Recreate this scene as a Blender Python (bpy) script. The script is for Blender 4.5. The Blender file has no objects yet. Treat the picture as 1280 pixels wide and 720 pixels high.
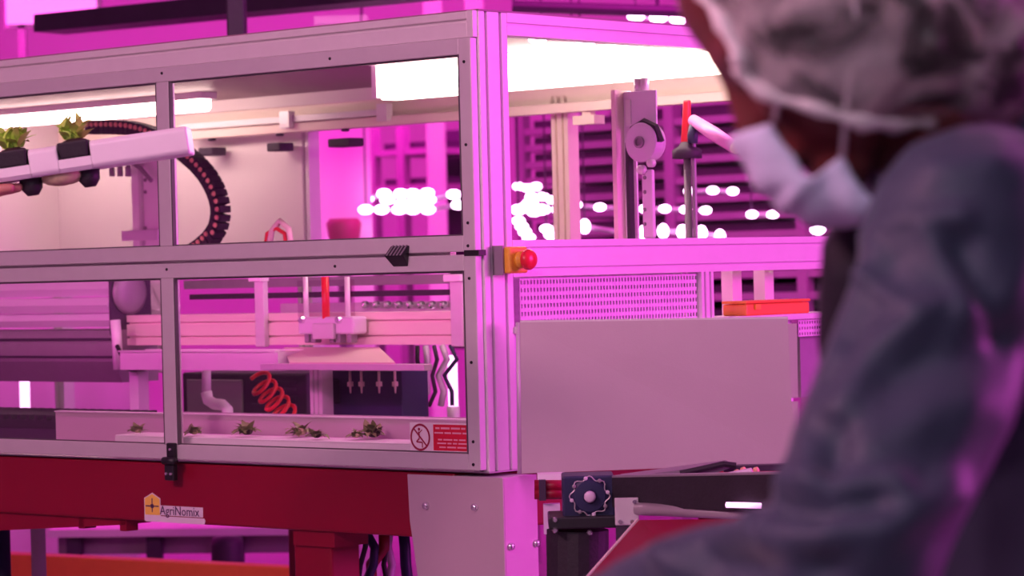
import bpy, bmesh, math, random
from mathutils import Vector, Matrix, noise
random.seed(7)
D = bpy.data; SC = bpy.context.scene; COL = SC.collection
# ------------------------------------------------------------------ camera
FPX = 3587.0                                   # focal length in pixels of the 1280x720 frame
ROLL, PITCH = 0.0245, 0.0056
F0 = Vector((0, math.cos(PITCH), -math.sin(PITCH)))
R0 = Vector((math.cos(ROLL), 0, -math.sin(ROLL))); R0 = (R0 - F0*R0.dot(F0)).normalized()
U0 = R0.cross(F0).normalized()
def ray(px, py): return F0 + R0*((px-640)/FPX) + U0*((360-py)/FPX)
BASE_Z = 1.15                                  # height of the machine bed above the floor
_r = ray(612, 590)*(6.0/ray(612, 590).y)
CAM = Vector((0, 0, BASE_Z - _r.z))
C0 = CAM + _r                                  # foot of the enclosure's corner post
TH = math.radians(48.5)
MF = Matrix.Translation(C0) @ Matrix.Rotation(TH, 4, 'Z')   # machine frame: x into the machine, y along its long side, z up
MI = MF.inverted(); WF = Matrix.Identity(4)
cam = D.objects.new('camera', D.cameras.new('camera')); COL.objects.link(cam)
m3 = Matrix((R0, U0, -F0)).transposed()
cam.matrix_world = Matrix.Translation(CAM) @ m3.to_4x4()
cam.data.sensor_width = 36; cam.data.lens = FPX*36/1280; cam.data.clip_end = 200
cam.data.dof.use_dof = True; cam.data.dof.focus_distance = 6.05; cam.data.dof.aperture_fstop = 6.3
SC.camera = cam
SC.view_settings.view_transform = 'Standard'; SC.view_settings.look = 'None'
SC.view_settings.gamma = 1; SC.view_settings.use_curve_mapping = False
SC.view_settings.exposure = 0.0
# ------------------------------------------------------------------ world and large lights
w = D.worlds.new('world'); SC.world = w; w.use_nodes = True
w.node_tree.nodes['Background'].inputs[0].default_value = (.6, .08, .5, 1)
w.node_tree.nodes['Background'].inputs[1].default_value = .05
MAG = (1, .018, .62)
def area(name, loc, target, size, power, col, sy=None):
    l = D.lights.new(name, 'AREA'); l.energy = power; l.color = col; l.size = size
    if sy: l.shape = 'RECTANGLE'; l.size_y = sy
    o = D.objects.new(name, l); COL.objects.link(o); o.location = loc
    d = Vector(target)-Vector(loc); o.rotation_euler = d.to_track_quat('-Z', 'Y').to_euler(); return o
area('white_ceiling_lamp_light', (-3.2, 1.6, 3.9), (-.2, 6, 1.2), 1.6, 185, (1, .43, .63), .5)
area('white_ceiling_lamp_light', (-.9, -1.2, 3.9), (.7, 3.5, 1.1), 1.6, 56, (.84, .84, 1.0), .5)
area('grow_rack_light', (5.0, 4.9, 2.4), (0, 6.6, 1.5), 1.8, 260, (1, .085, .84), 1.6)
area('grow_ceiling_light', (-4.0, 13.5, 4.0), (-3, 16.5, 1.0), 3.0, 400, MAG, 3)
area('grow_ceiling_light', (1.5, 12.0, 4.0), (1.2, 15.5, 1.2), 3.0, 210, MAG, 3)
area('grow_ceiling_light', (-1.0, 17.5, 4.0), (-1.5, 21, 1.8), 3.0, 330, MAG, 3)
# ------------------------------------------------------------------ materials
def lin(r, g, b):
    f = lambda c: (c/255/12.92 if c <= 10 else ((c/255+.055)/1.055)**2.4)
    return (f(r), f(g), f(b))
MATS = {}
def mat(name, col, rough=.5, metal=0.0, var=.08, scale=30, bump=.0, emit=None, strength=0, spec=.5, bscale=None, sheen=0):
    m = D.materials.new(name); m.use_nodes = True; nt = m.node_tree; n = nt.nodes; L = nt.links
    b = n['Principled BSDF']; b.inputs['Roughness'].default_value = rough; b.inputs['Metallic'].default_value = metal
    b.inputs['Specular IOR Level'].default_value = spec; b.inputs['Sheen Weight'].default_value = sheen
    tc = n.new('ShaderNodeTexCoord'); nz = n.new('ShaderNodeTexNoise'); nz.inputs['Scale'].default_value = scale; nz.inputs['Detail'].default_value = 5
    L.new(tc.outputs['Object'], nz.inputs['Vector'])
    mx = n.new('ShaderNodeMix'); mx.data_type = 'RGBA'
    mx.inputs['A'].default_value = (*[max(0, c*(1-var)) for c in col], 1); mx.inputs['B'].default_value = (*[min(1, c*(1+var)) for c in col], 1)
    L.new(nz.outputs['Fac'], mx.inputs['Factor']); L.new(mx.outputs['Result'], b.inputs['Base Color'])
    if bump:
        nb = n.new('ShaderNodeTexNoise'); nb.inputs['Scale'].default_value = bscale or scale*4; L.new(tc.outputs['Object'], nb.inputs['Vector'])
        bp = n.new('ShaderNodeBump'); bp.inputs['Strength'].default_value = bump; bp.inputs['Distance'].default_value = .01
        L.new(nb.outputs['Fac'], bp.inputs['Height']); L.new(bp.outputs['Normal'], b.inputs['Normal'])
    if emit:
        b.inputs['Emission Color'].default_value = (*emit, 1); b.inputs['Emission Strength'].default_value = strength
    MATS[name] = m; return m
def glassy(name, tint, refl=1.0):
    m = D.materials.new(name); m.use_nodes = True; nt = m.node_tree; n = nt.nodes; L = nt.links
    n.remove(n['Principled BSDF']); out = n['Material Output']
    t = n.new('ShaderNodeBsdfTransparent'); t.inputs[0].default_value = (*tint, 1)
    g = n.new('ShaderNodeBsdfGlossy'); g.inputs['Roughness'].default_value = .02; g.inputs['Color'].default_value = (refl, refl, refl, 1)
    lw = n.new('ShaderNodeLayerWeight'); lw.inputs['Blend'].default_value = .5
    pw = n.new('ShaderNodeMath'); pw.operation = 'POWER'; pw.inputs[1].default_value = 4; L.new(lw.outputs['Facing'], pw.inputs[0])
    fr = n.new('ShaderNodeMath'); fr.operation = 'MULTIPLY_ADD'; fr.inputs[1].default_value = .6; fr.inputs[2].default_value = .02; L.new(pw.outputs[0], fr.inputs[0])
    mx = n.new('ShaderNodeMixShader'); L.new(fr.outputs[0], mx.inputs[0]); L.new(t.outputs[0], mx.inputs[1]); L.new(g.outputs[0], mx.inputs[2])
    L.new(mx.outputs[0], out.inputs['Surface']); MATS[name] = m; return m
mat('alu', (.66, .63, .65), .42, .25, .05, 25, .02)
mat('alu_bright', (.80, .77, .78), .35, .2, .04, 25, .02)
mat('steel', (.55, .52, .54), .38, .5, .06, 18, .03)
mat('sheet', (.60, .48, .54), .45, .3, .05, 6, .03, bscale=300)
mat('slot', (.10, .085, .10), .6)
mat('white_panel', (.80, .74, .74), .5, 0, .04, 3)
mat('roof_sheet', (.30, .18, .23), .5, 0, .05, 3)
mat('cream_metal', (.82, .70, .62), .45, .1, .05, 12)
mat('black', (.012, .012, .016), .45, 0, .2)
mat('rubber', (.016, .012, .02), .6, 0, .3, 40, .1)
mat('navy', (.018, .02, .075), .45, 0, .15)
mat('red_paint', (.25, .003, .024), .38, 0, .06, 5, .02)
mat('red_plastic', (.75, .02, .04), .35)
mat('yellow', (.85, .45, .05), .4)
mat('orange', (.85, .22, .05), .45)
mat('white_plastic', (.86, .84, .86), .35, 0, .02)
mat('lilac_metal', (.72, .60, .74), .45, .1, .05, 12)
mat('grey_metal', (.30, .26, .30), .5, .3, .1)
mat('dark_frame', (.05, .03, .06), .5, .2, .2)
mat('bronze', (.85, .48, .30), .4, .1)
mat('bolt', (.85, .85, .88), .2, .9)
mat('sign_white', (.88, .80, .84), .5); mat('sign_red', (.72, .01, .05), .5); mat('sign_text', (.92, .45, .55), .5); mat('sign_dark', (.35, .01, .06), .5)
mat('logo_yellow', (.90, .60, .10), .5); mat('logo_white', (.75, .66, .75), .5); mat('logo_dark', (.10, .04, .12), .5)
mat('leaf', (.22, .27, .09), .5, 0, .35, 60); mat('leaf_bright', (.50, .80, .12), .5, 0, .3, 60); mat('root', (.55, .46, .28), .8, 0, .3, 80)
mat('soil_plug', (.035, .018, .015), .9, 0, .3, 90, .3)
mat('wall', (.62, .58, .62), .7, 0, .04, 2); mat('floor', (.30, .27, .30), .5, 0, .12, 3)
mat('rack_metal', (.30, .22, .30), .5, .1); mat('rack_dark', (.035, .016, .045), .6, 0, .3, 8)
mat('curtain', (.78, .62, .76), .6, 0, .05, 3)
mat('lamp_white', (.9, .9, .9), .4, emit=(1, .80, .66), strength=13)
mat('tube_white', (.9, .9, .9), .4, emit=(1, .72, .62), strength=16)
mat('led', (.9, .9, .9), .4, emit=(1, .55, .95), strength=14); MATS['led'].cycles.emission_sampling = 'NONE'
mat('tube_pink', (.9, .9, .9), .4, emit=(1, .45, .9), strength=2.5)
mat('panel_glow', (.8, .6, .8), .5, emit=(1, .28, .82), strength=.8)
mat('pink_plastic', (.85, .30, .72), .35); mat('bin_red', (.55, .12, .22), .5)
mat('skin', (.17, .032, .032), .42, 0, .14, 22, .05, sheen=.05); mat('hand_skin', (.50, .23, .17), .5, 0, .1, 40)
mat('hair', (.012, .007, .009), .5, 0, .5, 35, .6, bscale=60)
mat('mask', (.66, .64, .84), .75, 0, .06, 60, .1, bscale=200); mat('loop', (.80, .72, .74), .7)
mat('jacket', (.034, .042, .080), .55, 0, .12, 14, .10, spec=.35, bscale=350, sheen=.15); mat('chest_shade', (.010, .008, .016), .7)
mat('trousers', (.03, .03, .045), .7); mat('shoe', (.02, .02, .02), .5); mat('eye', (.75, .72, .70), .2); mat('iris', (.03, .015, .01), .2)
glassy('pane', (.97, .95, .97)); glassy('clear_plastic', (.90, .84, .90))
def net_material():
    m = D.materials.new('net'); m.use_nodes = True; nt = m.node_tree; n = nt.nodes; L = nt.links
    n.remove(n['Principled BSDF']); out = n['Material Output']
    tc = n.new('ShaderNodeTexCoord')
    a = n.new('ShaderNodeTexNoise'); a.inputs['Scale'].default_value = 17; a.inputs['Detail'].default_value = 6; a.inputs['Distortion'].default_value = .8
    mp = n.new('ShaderNodeMapRange'); mp.inputs[1].default_value = .40; mp.inputs[2].default_value = .62; mp.inputs[3].default_value = .05; mp.inputs[4].default_value = .70
    L.new(tc.outputs['Object'], a.inputs['Vector']); L.new(a.outputs['Fac'], mp.inputs[0])
    d = n.new('ShaderNodeBsdfDiffuse'); d.inputs[0].default_value = (.88, .70, .73, 1)
    tl = n.new('ShaderNodeBsdfTranslucent'); tl.inputs[0].default_value = (.88, .74, .76, 1)
    ms = n.new('ShaderNodeMixShader'); ms.inputs[0].default_value = .3; L.new(d.outputs[0], ms.inputs[1]); L.new(tl.outputs[0], ms.inputs[2])
    t = n.new('ShaderNodeBsdfTransparent'); mx = n.new('ShaderNodeMixShader')
    L.new(mp.outputs[0], mx.inputs[0]); L.new(t.outputs[0], mx.inputs[1]); L.new(ms.outputs[0], mx.inputs[2]); L.new(mx.outputs[0], out.inputs['Surface'])
    MATS['net'] = m
net_material(); MATS['net_hem'] = MATS['net'].copy(); MATS['net_hem'].name = 'net_hem'
for q in MATS['net_hem'].node_tree.nodes:
    if q.type == 'MAP_RANGE': q.inputs[3].default_value = .45; q.inputs[4].default_value = .8
mat('net_band', (.86, .74, .75), .8, 0, .08, 60, .2)
# ------------------------------------------------------------------ mesh helpers
class MB:
    def __init__(s): s.v = []; s.f = []
    def add(s, vs, fs):
        o = len(s.v); s.v += [Vector(p) for p in vs]; s.f += [tuple(i+o for i in f) for f in fs]; return s
    def box(s, a, b):
        x0, y0, z0 = [min(a[i], b[i]) for i in range(3)]; x1, y1, z1 = [max(a[i], b[i]) for i in range(3)]
        return s.add([(x0,y0,z0),(x1,y0,z0),(x1,y1,z0),(x0,y1,z0),(x0,y0,z1),(x1,y0,z1),(x1,y1,z1),(x0,y1,z1)],
                     [(0,3,2,1),(4,5,6,7),(0,1,5,4),(1,2,6,5),(2,3,7,6),(3,0,4,7)])
    def hexa(s, q0, q1):                       # two quads (same winding) joined
        return s.add(list(q0)+list(q1), [(3,2,1,0),(4,5,6,7),(0,1,5,4),(1,2,6,5),(2,3,7,6),(3,0,4,7)])
    def prism(s, outline, axis, t0, t1):       # outline: 2D points in the two other axes (order x,y,z without axis)
        n = len(outline); vs = []
        for t in (t0, t1):
            for (p, q) in outline:
                vs.append({'x': (t, p, q), 'y': (p, t, q), 'z': (p, q, t)}[axis])
        fs = [tuple(range(n))[::-1], tuple(range(n, 2*n))] + [(i, (i+1) % n, n+(i+1) % n, n+i) for i in range(n)]
        return s.add(vs, fs)
    def tube(s, pts, r, seg=10, cap=True):
        pts = [Vector(p) for p in pts]; n = len(pts); rs = r if isinstance(r, (list, tuple)) else [r]*n
        up = None; rings = []
        for i, p in enumerate(pts):
            t = (pts[min(i+1, n-1)]-pts[max(i-1, 0)]).normalized()
            if up is None: up = Vector((0,0,1)) if abs(t.z) < .9 else Vector((1,0,0))
            a = t.cross(up).normalized(); b = a.cross(t).normalized(); up = b
            rings.append([p+(a*math.cos(2*math.pi*k/seg)+b*math.sin(2*math.pi*k/seg))*rs[i] for k in range(seg)])
        vs = [q for rg in rings for q in rg]; fs = []
        for i in range(n-1):
            for k in range(seg): fs.append((i*seg+k, i*seg+(k+1) % seg, (i+1)*seg+(k+1) % seg, (i+1)*seg+k))
        if cap: fs += [tuple(range(seg))[::-1], tuple(range((n-1)*seg, n*seg))]
        return s.add(vs, fs)
    def lathe(s, prof, origin, axis, seg=20):  # prof: (radius, along axis)
        ax = Vector(axis).normalized(); u = ax.orthogonal().normalized(); v = ax.cross(u); o = Vector(origin); n = len(prof); vs = []
        for (r, t) in prof:
            for k in range(seg):
                c = 2*math.pi*k/seg; vs.append(o+ax*t+(u*math.cos(c)+v*math.sin(c))*r)
        fs = [(i*seg+k, i*seg+(k+1) % seg, (i+1)*seg+(k+1) % seg, (i+1)*seg+k) for i in range(n-1) for k in range(seg)]
        fs += [tuple(range(seg))[::-1], tuple(range((n-1)*seg, n*seg))]
        return s.add(vs, fs)
    def ell(s, c, r, seg=16, rings=10, rot=None):
        c = Vector(c); vs = []; fs = []
        for i in range(rings+1):
            a = math.pi*i/rings
            for k in range(seg):
                b = 2*math.pi*k/seg; p = Vector((r[0]*math.sin(a)*math.cos(b), r[1]*math.sin(a)*math.sin(b), r[2]*math.cos(a)))
                vs.append(c+(rot @ p if rot else p))
        for i in range(rings):
            for k in range(seg): fs.append((i*seg+k, (i+1)*seg+k, (i+1)*seg+(k+1) % seg, i*seg+(k+1) % seg))
        return s.add(vs, fs)
    def cap(s, a, b, ra, rb, seg=14):          # tapered capsule
        a = Vector(a); b = Vector(b); ax = (b-a); L = max(ax.length, 1e-5); pr = []
        for i in range(6): t = math.pi/2*i/5; pr.append((max(1e-4, ra*math.sin(t)), -ra*math.cos(t)))
        for i in range(6): t = math.pi/2*i/5; pr.append((max(1e-4, rb*math.cos(t)), L+rb*math.sin(t)))
        return s.lathe(pr, a, ax, seg)
def mesh_of(mb, M, name):
    me = D.meshes.new(name); me.from_pydata([tuple(M @ v) for v in mb.v], [], mb.f); me.validate()
    bm = bmesh.new(); bm.from_mesh(me); bmesh.ops.remove_doubles(bm, verts=bm.verts, dist=1e-6); bmesh.ops.recalc_face_normals(bm, faces=bm.faces); bm.to_mesh(me); bm.free()
    return me
WM = {}
def finish(o, m, smooth, bevel):
    if m: o.data.materials.append(MATS[m])
    if smooth:
        for p in o.data.polygons: p.use_smooth = True
    if bevel:
        b = o.modifiers.new('bevel', 'BEVEL'); b.width = bevel; b.segments = 2; b.limit_method = 'ANGLE'
def tag(o, label=None, cat=None, group=None, kind=None):
    if label: o['label'] = label
    if cat: o['category'] = cat
    if group: o['group'] = group
    if kind: o['kind'] = kind
    return o
def base_of(vs):
    lo = [min(v[i] for v in vs) for i in range(3)]; hi = [max(v[i] for v in vs) for i in range(3)]
    return Vector(((lo[0]+hi[0])/2, (lo[1]+hi[1])/2, lo[2]))
def build(name, mb, m, parent=None, fr=MF, smooth=False, bevel=0, label=None, cat=None, group=None, kind=None):
    if parent is None:
        b = base_of(mb.v); me = mesh_of(mb, Matrix.Translation(-b), name); o = D.objects.new(name, me); COL.objects.link(o)
        o.matrix_world = fr @ Matrix.Translation(b); WM[o] = o.matrix_world.copy()
    else:
        me = mesh_of(mb, WM[parent].inverted() @ fr, name); o = D.objects.new(name, me); COL.objects.link(o); o.parent = parent; WM[o] = WM[parent]
    finish(o, m, smooth, bevel); return tag(o, label, cat, group, kind)
def thing(name, label, cat, base, fr=MF, group=None, kind=None):
    o = D.objects.new(name, None); COL.objects.link(o); o.empty_display_size = .05
    o.matrix_world = fr @ Matrix.Translation(Vector(base)); WM[o] = o.matrix_world.copy()
    return tag(o, label, cat, group, kind)
def joint(name, parent):                       # an empty part that groups sub-parts
    o = D.objects.new(name, None); COL.objects.link(o); o.parent = parent; WM[o] = WM[parent]; return o
def struct(name, mb, m, fr=WF): return build(name, mb, m, None, fr, kind='structure')
def B(a, b): return MB().box(a, b)
# pixel of the photograph -> point on a real plane
def W_at(px, py, Y): r = ray(px, py); return CAM + r*(Y/r.y)
def on_x(px, py, x):                           # machine-frame plane x = const -> (y, z)
    o = MI @ CAM; d = MI.to_3x3() @ ray(px, py); t = (x-o.x)/d.x; p = o+d*t; return p.y, p.z
def on_y(px, py, y):                           # machine-frame plane y = const -> (x, z)
    o = MI @ CAM; d = MI.to_3x3() @ ray(px, py); t = (y-o.y)/d.y; p = o+d*t; return p.x, p.z
def xrect(px0, py0, px1, py1, x, t):           # box standing in plane x with thickness t, covering a pixel rectangle
    pts = [on_x(a, b, x) for a in (px0, px1) for b in (py0, py1)]
    ys = sorted((on_x((px0), (py0+py1)/2, x)[0], on_x((px1), (py0+py1)/2, x)[0]))
    xm = (px0+px1)/2; zs = sorted((on_x(xm, py0, x)[1], on_x(xm, py1, x)[1]))
    return (x, ys[0], zs[0]), (x+t, ys[1], zs[1])
def yrect(px0, py0, px1, py1, y, t):
    xs = sorted((on_y(px0, (py0+py1)/2, y)[0], on_y(px1, (py0+py1)/2, y)[0])); xm = (px0+px1)/2
    zs = sorted((on_y(xm, py0, y)[1], on_y(xm, py1, y)[1]))
    return (xs[0], y, zs[0]), (xs[1], y+t, zs[1])
def slotted(p0, p1, q0, q1, sides, sw=.0075, sd=.009):
    """outline of an extrusion p0..p1 x q0..q1; sides: {'p-': [centres in q], 'p+':..., 'q-': [centres in p], 'q+':...}"""
    o = [(p0, q0)]
    for c in sorted(sides.get('q-', [])): o += [(c-sw/2, q0), (c-sw/2, q0+sd), (c+sw/2, q0+sd), (c+sw/2, q0)]
    o.append((p1, q0))
    for c in sorted(sides.get('p+', [])): o += [(p1, c-sw/2), (p1-sd, c-sw/2), (p1-sd, c+sw/2), (p1, c+sw/2)]
    o.append((p1, q1))
    for c in sorted(sides.get('q+', []), reverse=True): o += [(c+sw/2, q1), (c+sw/2, q1-sd), (c-sw/2, q1-sd), (c-sw/2, q1)]
    o.append((p0, q1))
    for c in sorted(sides.get('p-', []), reverse=True): o += [(p0, c+sw/2), (p0+sd, c+sw/2), (p0+sd, c-sw/2), (p0, c-sw/2)]
    return o
def text_mb(body, size, M, depth=.0006):       # lettering as a solid mesh, M maps (x right, y up, z out) to the frame
    c = D.curves.new('txt', 'FONT'); c.body = body; c.size = size; c.extrude = depth/2; c.resolution_u = 2
    o = D.objects.new('txt', c); COL.objects.link(o); dg = bpy.context.evaluated_depsgraph_get(); dg.update()
    me = D.meshes.new_from_object(o.evaluated_get(dg)); mb = MB()
    mb.add([M @ v.co for v in me.vertices], [tuple(p.vertices) for p in me.polygons])
    D.objects.remove(o); D.curves.remove(c); D.meshes.remove(me); return mb
def remesh(mb, voxel, smooth_iter=4, sub=0):
    me = D.meshes.new('tmp'); me.from_pydata([tuple(v) for v in mb.v], [], mb.f)
    bm = bmesh.new(); bm.from_mesh(me); bmesh.ops.remove_doubles(bm, verts=bm.verts, dist=1e-5); bmesh.ops.recalc_face_normals(bm, faces=bm.faces); bm.to_mesh(me); bm.free()
    o = D.objects.new('tmp', me); COL.objects.link(o)
    r = o.modifiers.new('r', 'REMESH'); r.mode = 'VOXEL'; r.voxel_size = voxel
    if smooth_iter: s = o.modifiers.new('s', 'SMOOTH'); s.iterations = smooth_iter; s.factor = .5
    dg = bpy.context.evaluated_depsgraph_get(); dg.update(); m2 = D.meshes.new_from_object(o.evaluated_get(dg))
    out = MB(); out.v = [v.co.copy() for v in m2.vertices]; out.f = [tuple(p.vertices) for p in m2.polygons]
    D.objects.remove(o); D.meshes.remove(me); D.meshes.remove(m2); return out
def dup(root, M):                              # a copy of a thing with copies of its parts and sub-parts
    r = root.copy(); COL.objects.link(r); r.matrix_world = M; WM[r] = M
    for ch in list(root.children):
        c = ch.copy(); COL.objects.link(c); c.parent = r; WM[c] = M
        for g in list(ch.children):
            d = g.copy(); COL.objects.link(d); d.parent = c; WM[d] = M
    return r
# ================================================================== room
struct('floor', B((-9, -3.2, -.1), (9, 23, 0)), 'floor')
struct('ceiling', B((-9, -3.2, 4.3), (9, 23, 4.4)), 'wall')
struct('wall_back', B((-9, 23, 0), (9, 23.15, 4.3)), 'wall')
struct('wall_left', B((-9.15, -3.2, 0), (-9, 23, 4.3)), 'wall')
struct('wall_right', B((9, -3.2, 0), (9.15, 23, 4.3)), 'wall')
struct('wall_front', B((-9, -3.35, 0), (9, -3.2, 4.3)), 'wall')
# ================================================================== enclosure
LEN, DEP, TOP = 3.30, 1.60, .965
enc = thing('machine_enclosure', 'glazed aluminium machine enclosure standing on the red steel base', 'machine', (DEP/2, LEN/2, 0))
def eb(name, mb, m='alu', parent=None, **k): return build(name, mb, m, parent or enc, **k)
# corner post: 90 mm on the short side with two slots, 45 mm on the long side with one
eb('post', MB().prism(slotted(0, .09, 0, .045, {'q-': [.0225, .0675], 'p-': [.0225]}), 'z', 0, TOP), 'alu_bright', bevel=.0015)
# far posts on the short side and the rear
eb('post', MB().prism(slotted(DEP-.045, DEP, 0, .045, {'q-': [DEP-.0225]}), 'z', 0, TOP), 'alu_bright')
for px in (391, 714): 
    y = on_x(px, 220, DEP)[0]
    eb('post', MB().prism(slotted(DEP-.045, DEP, y-.03, y+.03, {'p-': [y-.012, y+.012]}), 'z', 0, .9), 'alu_bright' if px < 500 else 'cream_metal')
eb('post', MB().prism(slotted(DEP-.045, DEP, LEN-.045, LEN, {'p-': [LEN-.02]}), 'z', 0, TOP))
eb('post', MB().prism(slotted(0, .045, LEN-.045, LEN, {'p-': [LEN-.02]}), 'z', 0, TOP))
# top rails
zt = TOP-.055
eb('top_rail', MB().prism(slotted(-.012, .045, zt, TOP, {'p-': [TOP-.019]}, .006), 'y', .022, LEN), 'alu_bright', bevel=.002)
eb('end_cap', B((-.014, .004, zt), (.0, .0215, TOP+.001)), 'alu_bright', bevel=.001)
eb('top_rail', MB().prism(slotted(0, .045, TOP-.045, TOP, {'p-': [TOP-.0225]}), 'x', .09, DEP-.045), 'alu_bright') if False else None
eb('top_rail', MB().prism(slotted(0.0, .045, TOP-.047, TOP, {'p-': [TOP-.0235]}), 'x', .09, DEP-.045), 'alu_bright')
eb('top_rail', B((DEP-.045, .045, .865), (DEP, LEN-.045, .93)), 'cream_metal', bevel=.002)
eb('top_rail', B((0, LEN-.045, TOP-.045), (DEP, LEN, TOP)))
# mid rail of the short side: 90 mm high with two slots; stile and lower windows
zm0, zm1 = on_y(645, 346, 0)[1], on_y(645, 300, 0)[1]; hm = zm1-zm0
eb('mid_rail', MB().prism(slotted(0, .045, zm0, zm1, {'p-': [zm0+hm*.2, zm0+hm*.76]}), 'x', .09, DEP-.045), 'alu_bright')
xs = on_y(885, 370, 0)[0]; zl = on_y(885, 397, 0)[1]
eb('stile', MB().prism(slotted(xs-.0225, xs+.0225, 0, .045, {'q-': [xs-.01, xs+.01]}), 'z', zl, zm0), 'alu_bright')
for px in (958, 998):
    x2 = on_y(px, 370, 0)[0]; eb('stile', B((x2-.018, .085, zl), (x2+.018, .118, zm0)), 'alu_bright')
zl2 = on_y(885, 420, 0)[1]
eb('ledge', B((.09, -.012, zl-.014), (DEP-.045, .12, zl)), 'alu_bright', bevel=.002)
# perforated sheets: a real grid with holes
def perforated(x0, x1, z0, z1, y, nx, nz, hole=.5):
    mb = MB(); dx = (x1-x0)/nx; dz = (z1-z0)/nz
    for i in range(nx):
        for k in range(nz):
            a, c = x0+i*dx, z0+k*dz; hx, hz = dx*(1-hole)/2, dz*(1-hole)/2
            o = [(a,y,c),(a+dx,y,c),(a+dx,y,c+dz),(a,y,c+dz)]; q = [(a+hx,y,c+hz),(a+dx-hx,y,c+hz),(a+dx-hx,y,c+dz-hz),(a+hx,y,c+dz-hz)]
            mb.add(o+q, [(0,1,5,4),(1,2,6,5),(2,3,7,6),(3,0,4,7)])
    return mb
a, b = yrect(650, 349, 872, 397, .012, .0)
p = eb('perforated_panel', perforated(a[0], b[0], zl, zm0-.004, .012, 58, 6), 'lilac_metal'); sm = p.modifiers.new('s', 'SOLIDIFY'); sm.thickness = .0015
eb('backing_sheet', B((.095, .05, zl), (xs-.03, .052, zm0)), 'lilac_metal')
zq = on_y(1015, 420, .0)[1]
p = eb('perforated_panel', perforated(on_y(998, 400, 0)[0], DEP-.05, zq, zl-.016, .0, 42, 3), 'lilac_metal'); sm = p.modifiers.new('s', 'SOLIDIFY'); sm.thickness = .0015
eb('lower_panel', B((on_y(1000, 430, .02)[0], .02, .10), (DEP-.045, .03, zq)), 'grey_metal')
eb('lower_panel', B((.09, .02, .0), (on_y(990, 430, .02)[0], .03, zl-.016)), 'lilac_metal')
# short-side panes
eb('pane', B((.09, .018, zm1), (DEP-.045, .024, TOP-.047)), 'pane')
# roof and rear panels, bed
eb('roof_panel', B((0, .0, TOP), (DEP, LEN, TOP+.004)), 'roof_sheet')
yb = on_x(378, 220, DEP-.05)[0]
eb('rear_panel', B((DEP-.05, yb, .47), (DEP-.047, LEN-.045, .86)), 'white_panel')
eb('rear_panel', B((DEP-.05, .0, .93), (DEP-.047, LEN-.045, TOP)), 'white_panel')
eb('side_panel', B((0, LEN-.05, .47), (DEP, LEN-.047, TOP)), 'white_panel')
eb('bed', B((.0, .0, -.003), (DEP, LEN, 0)), 'steel')
# the two long-side doors
FW = .034
def door(name, z0, z1, y0=.006, y1=LEN-.02):
    d = joint(name, enc); xa, xb = -.021, -.001
    build('door_rail', B((xa, y0+FW, z1-FW), (xb, y1-FW, z1)), 'alu', d, bevel=.002); build('door_rail', B((xa, y0+FW, z0), (xb, y1-FW, z0+FW)), 'alu', d, bevel=.002)
    build('door_stile', B((xa, y0, z0), (xb, y0+FW, z1)), 'alu', d, bevel=.002); build('door_stile', B((xa, y1-FW, z0), (xb, y1, z1)), 'alu', d, bevel=.002)
    ym = on_x(208, 300, -.02)[0]
    build('mullion', B((xa-.001, ym-.021, z0+FW), (xb, ym+.021, z1-FW)), 'alu', d, bevel=.002)
    for (u, v) in ((y0+FW, ym-.021), (ym+.021, y1-FW)):
        build('seal', B((-.0205, u, z0+FW), (-.0115, u+.004, z1-FW)).box((-.0205, v-.004, z0+FW), (-.0115, v, z1-FW)).box((-.013, u, z0+FW), (-.0115, v, z0+FW+.003)).box((-.013, u, z1-FW-.004), (-.0115, v, z1-FW)), 'slot', d)
        build('pane', B((-.010, u, z0+FW), (-.006, v, z1-FW)), 'pane', d)
    for (yy, zz) in ((y0+FW*.55, z0+.06), (y0+FW*.55, (z0+z1)/2), (y0+FW*.55, z1-.05), (.42, z1-FW/2), (ym, z1-FW*.4), (y0+.02, z0+.012)):
        build('screw', MB().lathe([(.0035, 0), (.003, .002)], (xa, yy, zz), (-1, 0, 0), 10), 'black', d)
    return d
dz0 = .462
du = door('upper_door', dz0, zt-.001)
dl = door('lower_door', .004, dz0-.006)
# latch handle between the two doors, tab by the post, hinge at the mullion foot
hy, hz = on_x(497, 322, -.03)
h = joint('latch', enc)
build('latch_grip', MB().add([(-.021,hy-.028,hz+.026),(-.021,hy+.028,hz+.026),(-.043,hy+.028,hz+.004),(-.043,hy-.028,hz+.004),(-.021,hy-.022,hz-.02),(-.021,hy+.022,hz-.02)], [(0,1,2,3),(3,2,5,4),(0,3,4),(1,5,2),(0,4,5,1)]), 'black', h, bevel=.002)
for k in range(5):
    yy = hy-.02+.010*k; build('latch_rib', MB().hexa([(-.0215,yy-.002,hz+.027),(-.0215,yy+.002,hz+.027),(-.044,yy+.002,hz+.005),(-.044,yy-.002,hz+.005)], [(-.0215,yy-.002,hz+.024),(-.0215,yy+.002,hz+.024),(-.041,yy+.002,hz+.004),(-.041,yy-.002,hz+.004)]), 'grey_metal', h)
eb('stop_tab', B((-.024, -.006, dz0-.009), (-.0005, .036, dz0+.003)), 'black', bevel=.001)
hy, hz = on_x(213, 578, -.03)
h = joint('hinge', enc)
build('hinge_leaf', B((-.032, hy-.016, hz-.006), (-.0215, hy+.012, hz+.045)), 'black', h, bevel=.003); build('hinge_leaf', B((-.036, hy-.016, hz-.042), (-.022, hy+.016, hz-.004)), 'black', h, bevel=.003)
build('hinge_knuckle', MB().tube([(-.038, hy-.026, hz+.004), (-.038, hy+.014, hz+.004)], .009), 'black', h, smooth=True)
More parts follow.
